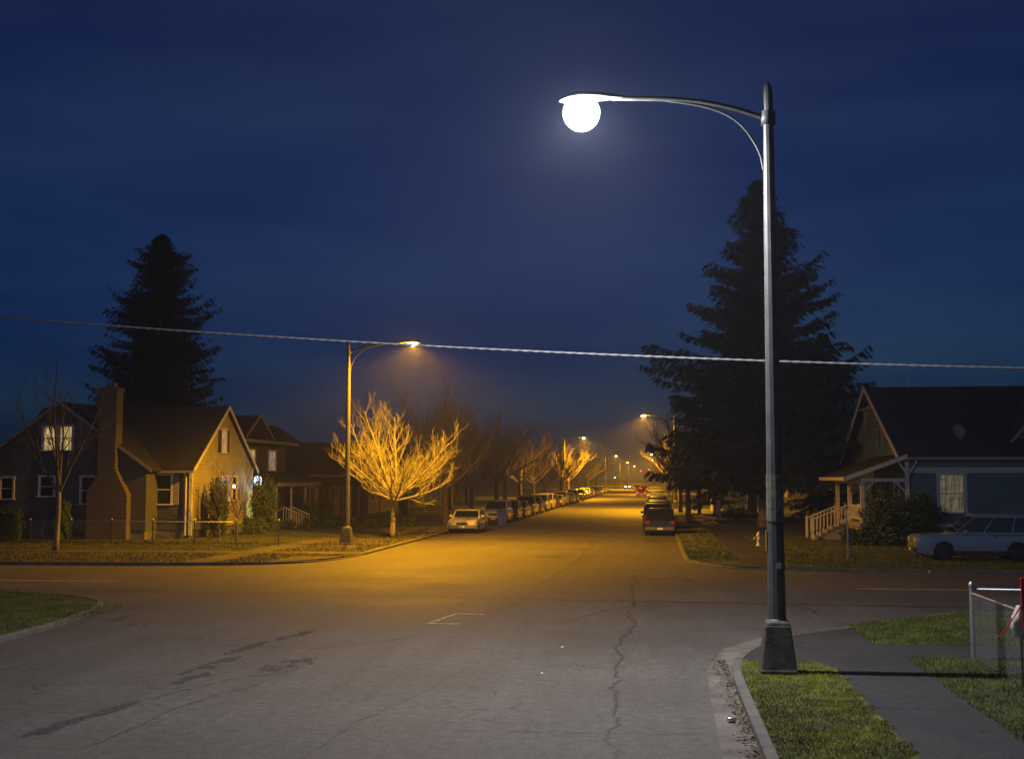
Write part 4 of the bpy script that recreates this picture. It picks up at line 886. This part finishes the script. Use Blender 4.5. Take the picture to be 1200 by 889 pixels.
    for i in range(9): x = -w*.36+w*.72*i/8; m.box(x-.008, x+.008, e+.016, e+.024, zf-.26, zf-.10)
    m.build('grille', M[grille], t)
    for nm, s in (('front_bumper', 1), ('rear_bumper', -1)):
        m = MB(); y0 = s*(e-.03); y1 = s*(e+.09); m.prism([(-w*.95, y0, .34), (w*.95, y0, .34), (w*.86, y1, .36), (-w*.86, y1, .36)][::s], (0, 0, .17)); m.build(nm, M[bumper], t)
        MB().box(-.17, .17, min(s*(e+.085), s*(e+.10)), max(s*(e+.085), s*(e+.10)), .37, .49).build('licence_plate', M['plate'], t)
    if trimband: MB().box(-w-.006, w+.006, wheels[0]+wr*1.25, wheels[1]-wr*1.25, sill+.0, sill+.17).build('side_trim', M[trimband], t)
    m = MB()
    for s in (-1, 1): m.box(min(s*w*.985, s*(w+.015)), max(s*w*.985, s*(w+.015)), (fb+rb)/2-.02, (fb+rb)/2+.12, belt-.14, belt-.10)
    m.build('door_handle', M['blackplastic'], t)
    return t
LG = 'cars parked along the left kerb'; RG = 'cars parked along the right kerb'
def sedan(label, paintm, loc, rz, group, **k): return vehicle('', label, 'car', paintm, 5.2, 1.9, [(-2.6, .80), (-2.4, .93), (-1.4, .98), (.9, .97), (2.2, .88), (2.6, .76)], .97, (-1.75, -1.0, .35, 1.05), 1.42, (-1.6, 1.62), .33, loc=loc, rz=rz, group=group, boxy=.5, **k)
def suv(label, paintm, loc, rz, group, **k): return vehicle('', label, 'car', paintm, 4.7, 1.9, [(-2.35, 1.0), (-2.25, 1.10), (1.0, 1.08), (2.1, 1.0), (2.35, .86)], 1.08, (-2.28, -2.0, .35, 1.15), 1.76, (-1.4, 1.42), .37, sill=.3, loc=loc, rz=rz, group=group, boxy=.4, topw=.82, bumper='blackplastic', **k)
def hatch(label, paintm, loc, rz, group, **k): return vehicle('', label, 'car', paintm, 4.25, 1.88, [(-2.12, .95), (-2.0, 1.02), (.8, .98), (1.8, .86), (2.12, .72)], 1.0, (-2.02, -1.45, .2, 1.15), 1.6, (-1.28, 1.3), .32, loc=loc, rz=rz, group=group, topw=.78, **{**dict(bumper=paintm), **k})
def wagonvan(label, paintm, loc, rz, group, **k): return vehicle('', label, 'car', paintm, 4.9, 1.88, [(-2.45, 1.0), (-2.35, 1.05), (1.35, 1.04), (2.25, .92), (2.45, .74)], 1.05, (-2.38, -2.1, .8, 1.6), 1.78, (-1.5, 1.55), .33, loc=loc, rz=rz, group=group, topw=.85, wide_windows=3, **k)
def pickup(label, paintm, loc, rz, group, **k): return vehicle('', label, 'pickup', paintm, 5.4, 1.95, [(-2.7, .98), (-.6, .98), (-.5, 1.08), (1.2, 1.08), (2.4, 1.02), (2.7, .9)], 1.08, (-.55, -.35, .55, 1.15), 1.78, (-1.65, 1.75), .38, sill=.34, loc=loc, rz=rz, group=group, boxy=.6, wide_windows=1, **k)
XL = -11.85
S1 = sedan('long pale sedan parked first in the left row with its square grille showing', 'car_white', (XL, 75.7, 0), pi, LG, amber=True, grille='blackplastic')
S2 = suv('pale older van parked second on the left, behind the blue bin', 'car_white', (XL-.05, 90.2, 0), pi, LG, amber=True)
S3 = hatch('dark red hatchback parked third in the left row', 'car_red', (XL, 97, 0), pi, LG, amber=True)
S4 = sedan('tan sedan parked fourth in the left row', 'car_tan', (XL, 103.5, 0), pi, LG)
S5 = pickup('tall gold pickup parked fifth in the left row', 'car_gold', (XL, 110.3, 0), pi, LG)
S6 = hatch('black hatchback parked sixth in the left row with red tail lights toward the camera', 'car_black', (XL, 117, 0), 0, LG)
S7 = suv('silver sport utility parked seventh in the left row', 'car_silver', (XL, 123.5, 0), pi, LG)
S8 = suv('gold sport utility parked eighth in the left row', 'car_gold', (XL, 130, 0), pi, LG)
# right row
R1 = hatch('small black hatchback parked nearest on the right, rear toward the camera', 'car_darkblue', (.25, 73.55, 0), 0, RG, bumper='car_grey')
R2 = suv('dark tall sport utility parked second on the right, before the hatchback', 'car_black', (.1, 79.9, 0), 0, RG)
R3 = wagonvan('dark minivan parked third in the right row', 'car_blue', (.2, 86.6, 0), 0, RG)
trees_ = {k: tree_of(k) for k in (S1, S2, S3, S4, S5, S6, S7, S8, R1, R2, R3)}
cyc = [S6, S4, S7, S3, S1, S8, R1, S5]
for i in range(22):
    y = 136.8+6.7*i+U(-.4, .6)
    if i in (6, 13): continue
    s_ = cyc[i % 8]; lab = ['ninth car in the left row, small beyond the gold sport utility', 'tenth car in the left row, small and dark', 'eleventh car in the left row, small', 'twelfth car in the left row, small'][i] if i < 4 else 'tiny distant parked car far down the left kerb row'
    dup(s_, (XL, y, 0), pi if i % 3 else 0, lab, LG, tree=trees_[s_])
for i in range(9):
    y = 93.3+6.8*i; s_ = [R2, R1, R3, S4][i % 4]
    dup(s_, (.2, y, 0), 0, 'car in the right row hidden beyond the dark minivan, roof showing' if i < 2 else 'distant parked car far down the right kerb row', RG, tree=trees_[s_])
# cars driving away, lights on
D1 = vehicle('', 'distant car driving away in the right lane with bright red tail lights', 'car', 'car_red', 4.6, 1.85, [(-2.3, .9), (-2.2, 1.0), (.9, .98), (2.1, .88), (2.3, .76)], 1.0, (-1.6, -1.0, .3, 1.05), 1.45, (-1.4, 1.42), .33, loc=(-2.6, 222, 0), name_='moving_car', tail='tailon', group='cars driving with lights on')
dt = tree_of(D1)
dup(D1, (-2.8, 300, 0), 0, 'second car driving away beyond the first, red lights small', tree=dt); dup(D1, (-5.0, 335, 0), 0, 'farthest car driving away, red lights tiny near the crossing', tree=dt)
D2 = vehicle('', 'far oncoming car with dazzling white headlights', 'car', 'car_silver', 4.6, 1.85, [(-2.3, .9), (-2.2, 1.0), (.9, .98), (2.1, .88), (2.3, .76)], 1.0, (-1.6, -1.0, .3, 1.05), 1.45, (-1.4, 1.42), .33, loc=(-9.2, 400, 0), rz=pi, name_='moving_car', head='headon', group='cars driving with lights on')
# parked minivan on the right verge: nose to the left (-X)
vehicle('', 'pale blue minivan parked on the grass before the teal house', 'van', 'car_vanblue', 4.9, 1.83,
        [(-2.45, 1.0), (-2.35, 1.06), (.9, 1.08), (1.5, 1.06), (2.3, 1.02), (2.45, .95)], 1.09, (-2.4, -2.2, .1, 1.0), 1.84, (-1.45, 1.38), .345, loc=(12.9, 51.1, .10), rz=pi/2, name_='minivan', boxy=.75, topw=.86, trimband='blackplastic', amber=True, bumper='blackplastic', grille='chrome', wi=.03)

# ------------------------------------------------------------------ street furniture
t = thing('wheeled_bin', (-10.75, 84.0, 0), 'blue wheeled recycling bin standing in the street behind the white sedan', 'bin')
m = MB(); m.prism([(-.26, -.28, .12), (.26, -.28, .12), (.26, .28, .12), (-.26, .28, .12)], (0, 0, .01)); m.add([(-.25, -.27, .10), (.25, -.27, .10), (.25, .27, .10), (-.25, .27, .10), (-.32, -.36, 1.08), (.32, -.36, 1.08), (.32, .34, 1.08), (-.32, .34, 1.08)], [(0, 3, 2, 1), (0, 1, 5, 4), (1, 2, 6, 5), (2, 3, 7, 6), (3, 0, 4, 7), (4, 5, 6, 7)]); m.build('body', M['bluebin'], t)
m = MB(); m.prism([(-.34, -.4, 1.08), (-.34, .38, 1.08), (-.34, .36, 1.14), (-.34, 0, 1.2), (-.34, -.36, 1.14)], (.68, 0, 0)); m.build('lid', M['bluebin'], t)
for s in (-1, 1): MB().lathe([(.02, -.03), (.11, -.03), (.11, .03), (.02, .03)], 14, axis='x').build('wheel', M['rubber'], t, True, loc=(s*.25, .3, .11))
MB().tube([(-.28, .42, 1.02), (.28, .42, 1.02)], .018, 6).build('handle', M['bluebin'], t)
# hydrant
t = thing('fire_hydrant', (4.98, 59.7, .11), 'white fire hydrant on the grass left of the lamp pole', 'hydrant')
MB().lathe([(.15, 0), (.15, .05), (.10, .06), (.095, .10), (.095, .44), (.125, .45), (.125, .49), (.11, .51)], 16).build('barrel', M['hydrant'], t, True)
MB().lathe([(.115, .51), (.11, .56), (.085, .62), (.045, .66), (.03, .665), (.03, .71), (.01, .715)], 16).build('bonnet', M['hydrant'], t, True)
for s in (-1, 1): MB().lathe([(.055, 0), (.055, .10), (.065, .10), (.065, .15), (.02, .155), (.02, .18), (.005, .18)], 10, axis='x').build('side_outlet', M['hydrant'], t, True, loc=(s*.08, 0, .37), rz=0 if s > 0 else pi)
MB().lathe([(.07, 0), (.07, .1), (.085, .1), (.085, .16), (.03, .165), (.005, .19)], 10, axis='y').build('front_outlet', M['hydrant'], t, True, loc=(0, -.05, .34), rz=pi)
# slim post on the right verge
t = thing('slim_signpost', (7.86, 51.0, .1), 'slim pale metal signpost standing on the verge before the porch', 'post')
MB().box(-.028, .028, -.02, .02, 0, 2.05).build('post', M['galv'], t); MB().box(-.004, .010, -.15, .15, 1.62, 2.02).build('sign_plate', M['galv'], t)
MB().lathe([(.05, 0), (.05, .03), (.03, .05)], 8).build('base', M['galv'], t)
# chain link fences
def chain_panel(m, a, b, h, z0, cell, r, tri=3):
    a, b = Vector(a), Vector(b); L = (b-a).length; d = (b-a)/L; n = int((L+h)/cell); pd = Vector((-d.y, d.x, 0))
    for s in (1, -1):
        for i in range(n+1):
            t0 = i*cell-h if s > 0 else i*cell; pts = []
            u0, u1 = t0, t0+s*h; v0, v1 = 0.0, h
            lo, hi = (u0, u1) if s > 0 else (u1, u0)
            def v_at(u): return (u-u0)/(u1-u0)*h
            A = max(0, lo); B = min(L, hi)
            if B-A < .01: continue
            p = a+d*A+Vector((0, 0, z0+v_at(A)))+pd*.003*s; q = a+d*B+Vector((0, 0, z0+v_at(B)))+pd*.003*s
            m.tube([p, q], r, tri, False)
ft = thing('chain_link_fence', (5.71, 22.9, .11), 'galvanised chain link fence running off from a corner post by the right path', 'fence')
def post(m, x, y, h, r=.03): m.lathe([(r, 0), (r, h), (r*1.25, h), (r*1.25, h+.03), (r*.8, h+.075), (.005, h+.09)], 10, c=(x, y, 0))
m = MB(); post(m, 0, 0, 1.33, .04); smooth_angle(m.build('corner_post', M['galv'], ft))
for x, y in ((0, -3.0), (0, -6.0), (0, -9.0), (3.0, 0), (6.0, 0), (9, 0)): m = MB(); post(m, x, y, 1.18); m.build('post', M['galv'], ft, True)
m = MB(); m.tube([(0, 0, 1.2), (0, -9.5, 1.2)], .022, 8); m.build('top_rail', M['galv'], ft, True)
m = MB(); m.tube([(.05, 0, 1.27), (9.5, 0, 1.19)], .022, 8); m.build('top_rail', M['galv'], ft, True)
m = MB(); chain_panel(m, (0, 0, 0), (0, -9.3, 0), 1.14, .04, .08, .0017); m.build('wire_mesh', M['wire'], ft)
m = MB(); chain_panel(m, (0, 0, 0), (9.3, 0, 0), 1.14, .04, .08, .0017); m.build('wire_mesh', M['wire'], ft)
# red panel with pale cloth bundle on the fence
t = thing('red_panel', (5.63, 19.55, 1.31), 'upright red plastic panel fixed on the fence rail at the right edge', 'panel')
m = MB(); m.box(-.02, .75, -.015, .015, .05, .56); b = m.build('board', M['red'], t); bv = b.modifiers.new('b', 'BEVEL'); bv.width = .03; bv.segments = 3
MB().box(.09, .12, -.022, -.0155, .08, .53).build('pale_stripe', M['trim'], t)
MB().tube([(-.35, 0, -.35), (-.16, 0, -.1), (-.02, 0, .12)], .010, 6).tube([(.0, 0, -.2), (.0, 0, .1)], .012, 6).build('strap', M['red'], t)
R = random.Random(5); m = MB(); o = []; nn, kk = 14, 10; V = []
for i in range(kk+1):
    f = i/kk; z = .22-.48*f; rr = .02+.13*sin(pi*min(1, f*.9+.03))**.7*(1 if f > .35 else .45+f)
    for k in range(nn): a = 2*pi*k/nn; q = rr*(1+.25*sin(3*a+f*6)+R.uniform(-.12, .12)); V.append((cos(a)*q*.8, sin(a)*q, z))
m.add(V, [(i*nn+k, i*nn+(k+1) % nn, (i+1)*nn+(k+1) % nn, (i+1)*nn+k) for i in range(kk) for k in range(nn)]+[tuple(range(nn-1, -1, -1)), tuple(kk*nn+k for k in range(nn))])
tag(m.build('cloth_bundle', M['cloth'], None, True, loc=(5.63, 19.74, 1.20)), 'pale cloth bundle hanging over the fence rail beside the red panel', 'cloth')
# left fence
fl = thing('wire_fence', (-18.4, 57.3, .115), 'low wire mesh fence with thin pale posts along the cottage lawn', 'fence')
for i in range(9):
    m = MB(); post(m, -i*2.15 if i < 7 else -i*2.3, 0, 1.2, .035); m.build('post', M['galv'], fl, True)
m = MB(); m.tube([(-2.1, 0, 1.13), (-19, 0, 1.13)], .018, 6); m.build('top_rail', M['galv'], fl, True)
m = MB(); chain_panel(m, (-18.5, 0, 0), (0, 0, 0), 1.08, .04, .15, .0018); m.build('wire_mesh', M['wire'], fl)
# picket fence down the right side
pf = thing('picket_fence', (5.45, 104.8, .11), 'pale wooden fence lit orange beside the path down the right side', 'fence')
for s in range(2):
    m = MB()
    for k in range(60):
        y = s*9.0+k*.145; x = 0
        m.prism([(x-.012, y, .08), (x-.012, y+.11, .08), (x-.012, y+.11, 1.25), (x-.012, y+.055, 1.36), (x-.012, y, 1.25)], (.024, 0, 0))
    m.build('panel', M['picket'], pf)
for k in range(7): MB().box(.013, .11, k*3-.05, k*3+.05, 0, 1.4).build('post', M['picket'], pf)
MB().box(.013, .05, 0, 17.6, .35, .43).box(.013, .05, 0, 17.6, 1.0, 1.08).build('rail', M['picket'], pf)
tag(MB().box(-1.3, 1.3, -.2, .2, 0, .35).box(-1.35, 1.35, -.24, .24, .35, .42).build('low_wall', M['concrete'], loc=(7.6, 101, .11)), 'low pale garden wall under the big conifer', 'wall')
# traffic signals at the far crossing
def signal(loc, rz, label, lit, arm):
    t = thing('traffic_signal', loc, label, 'traffic light', 'traffic lights at the far crossing', rz)
    MB().lathe([(.2, 0), (.12, .3), (.11, 4), (.09, 6.4), (.01, 6.45)], 10).build('pole', M['pole'], t, True)
    hx = -arm; hz = 5.4 if arm else 3.3
    if arm: MB().tube([(0, 0, 6.1), (-arm*.5, 0, 6.35), (-arm, 0, 6.4)], [.09, .07, .05], 8).build('arm', M['pole'], t, True)
    MB().box(hx-.2, hx+.2, -.25, -.08, hz, hz+1.05).box(hx-.05, hx+.05, -.1, .05, hz+.4, hz+.6).build('signal_head', M['blackplastic'], t)
    for i, (c, e_) in enumerate((('green', (.1, 1, .45)), ('amber', (1, .5, 0)), ('red', (1, .03, .02)))):
        mt = M.get('sig_'+c+str(lit == c)) or emis('signal_'+c+('_on' if lit == c else '_off'), e_, 40 if lit == c else .0); M['sig_'+c+str(lit == c)] = mt
        MB().lathe([(.13, 0), (.13, -.02), (.08, -.05), (.005, -.06)], 12, axis='y').build('signal_lens', mt, t, True, loc=(hx, -.25, hz+.2+.33*i))
    return t
signal((-14.2, 425, .1), 0, 'far traffic light on a left pole showing green', 'green', 0)
signal((2.4, 432, .1), 0, 'far traffic light on a right mast arm showing red', 'red', 4.6)
signal((-14.6, 470, .1), pi, 'farthest traffic light over the left lanes, seen from behind', 'none', 5.0)
signal((2.6, 505, .1), 0, 'second far red traffic light beyond the crossing', 'red', 8.5)
# utility poles, right side
up = thing('utility_pole', (4.0, 112, .1), 'dark wooden utility pole behind the first bare trees on the right', 'pole', 'utility poles down the right side')
MB().lathe([(.17, 0), (.12, 11.5), (.01, 11.6)], 10).build('shaft', M['barkdark'], up, True); MB().box(-1.1, 1.1, -.06, .06, 10.6, 10.72).build('crossarm', M['barkdark'], up)
for k in (-1, -.45, .45, 1): MB().lathe([(.03, 0), (.05, .06), (.03, .14), (.01, .15)], 8).build('insulator', M['greytrim'], up, loc=(k, 0, 10.72))
ut = tree_of(up); dup(up, (4.2, 165, .1), 0, 'second dark utility pole farther down the right side', tree=ut)
# litter
t = MB(); t.lathe([(.02, -.058), (.033, -.052), (.033, .05), (.027, .062), (.02, .06)], 12, axis='x'); tag(t.build('drink_can', M['can'], None, True, loc=(1.02, 17.25, .045), rz=.5), 'crushed silver drink can lying in the gutter among leaves', 'can')
tag(MB().lathe([(.035, 0), (.05, .11), (.052, .115), (.046, .11), (.01, .012)], 12).build('paper_cup', M['hydrant'], None, True, loc=(9.7, 44.6, .0)), 'white paper cup lying at the far kerb below the van', 'cup')
for i, (x, y, lab) in enumerate(((-1.9, 24.4, 'tiny pale scrap of litter on the asphalt mid street'), (-2.0, 21.1, 'second pale scrap of litter lying nearer on the asphalt'), (-12.3, 70.4, 'white scrap of litter before the white sedan'))):
    tag(MB().prism([(-.025, -.015, .004), (.025, -.02, .004), (.03, .015, .02), (-.015, .02, .02)], (0, 0, .006)).build('litter_scrap', M['trim'], None, loc=(x, y, 0), rz=i), lab, 'litter')
# ------------------------------------------------------------------ thin haze added to give the lamps a glow
HAZE = 0.0005
m = MB().box(-320, 320, -60, 760, -1.12, 32); hz_ = bpy.data.materials.new('glow_haze'); hz_.use_nodes = True; t_ = hz_.node_tree; t_.nodes.clear()
o_ = t_.nodes.new("ShaderNodeOutputMaterial"); v_ = t_.nodes.new("ShaderNodeVolumePrincipled"); v_.inputs["Density"].default_value = HAZE; v_.inputs["Color"].default_value = (.85, .88, 1, 1); v_.inputs["Anisotropy"].default_value = .35
t_.links.new(v_.outputs[0], o_.inputs["Volume"]); tag(m.build('haze', hz_), kind='stuff')
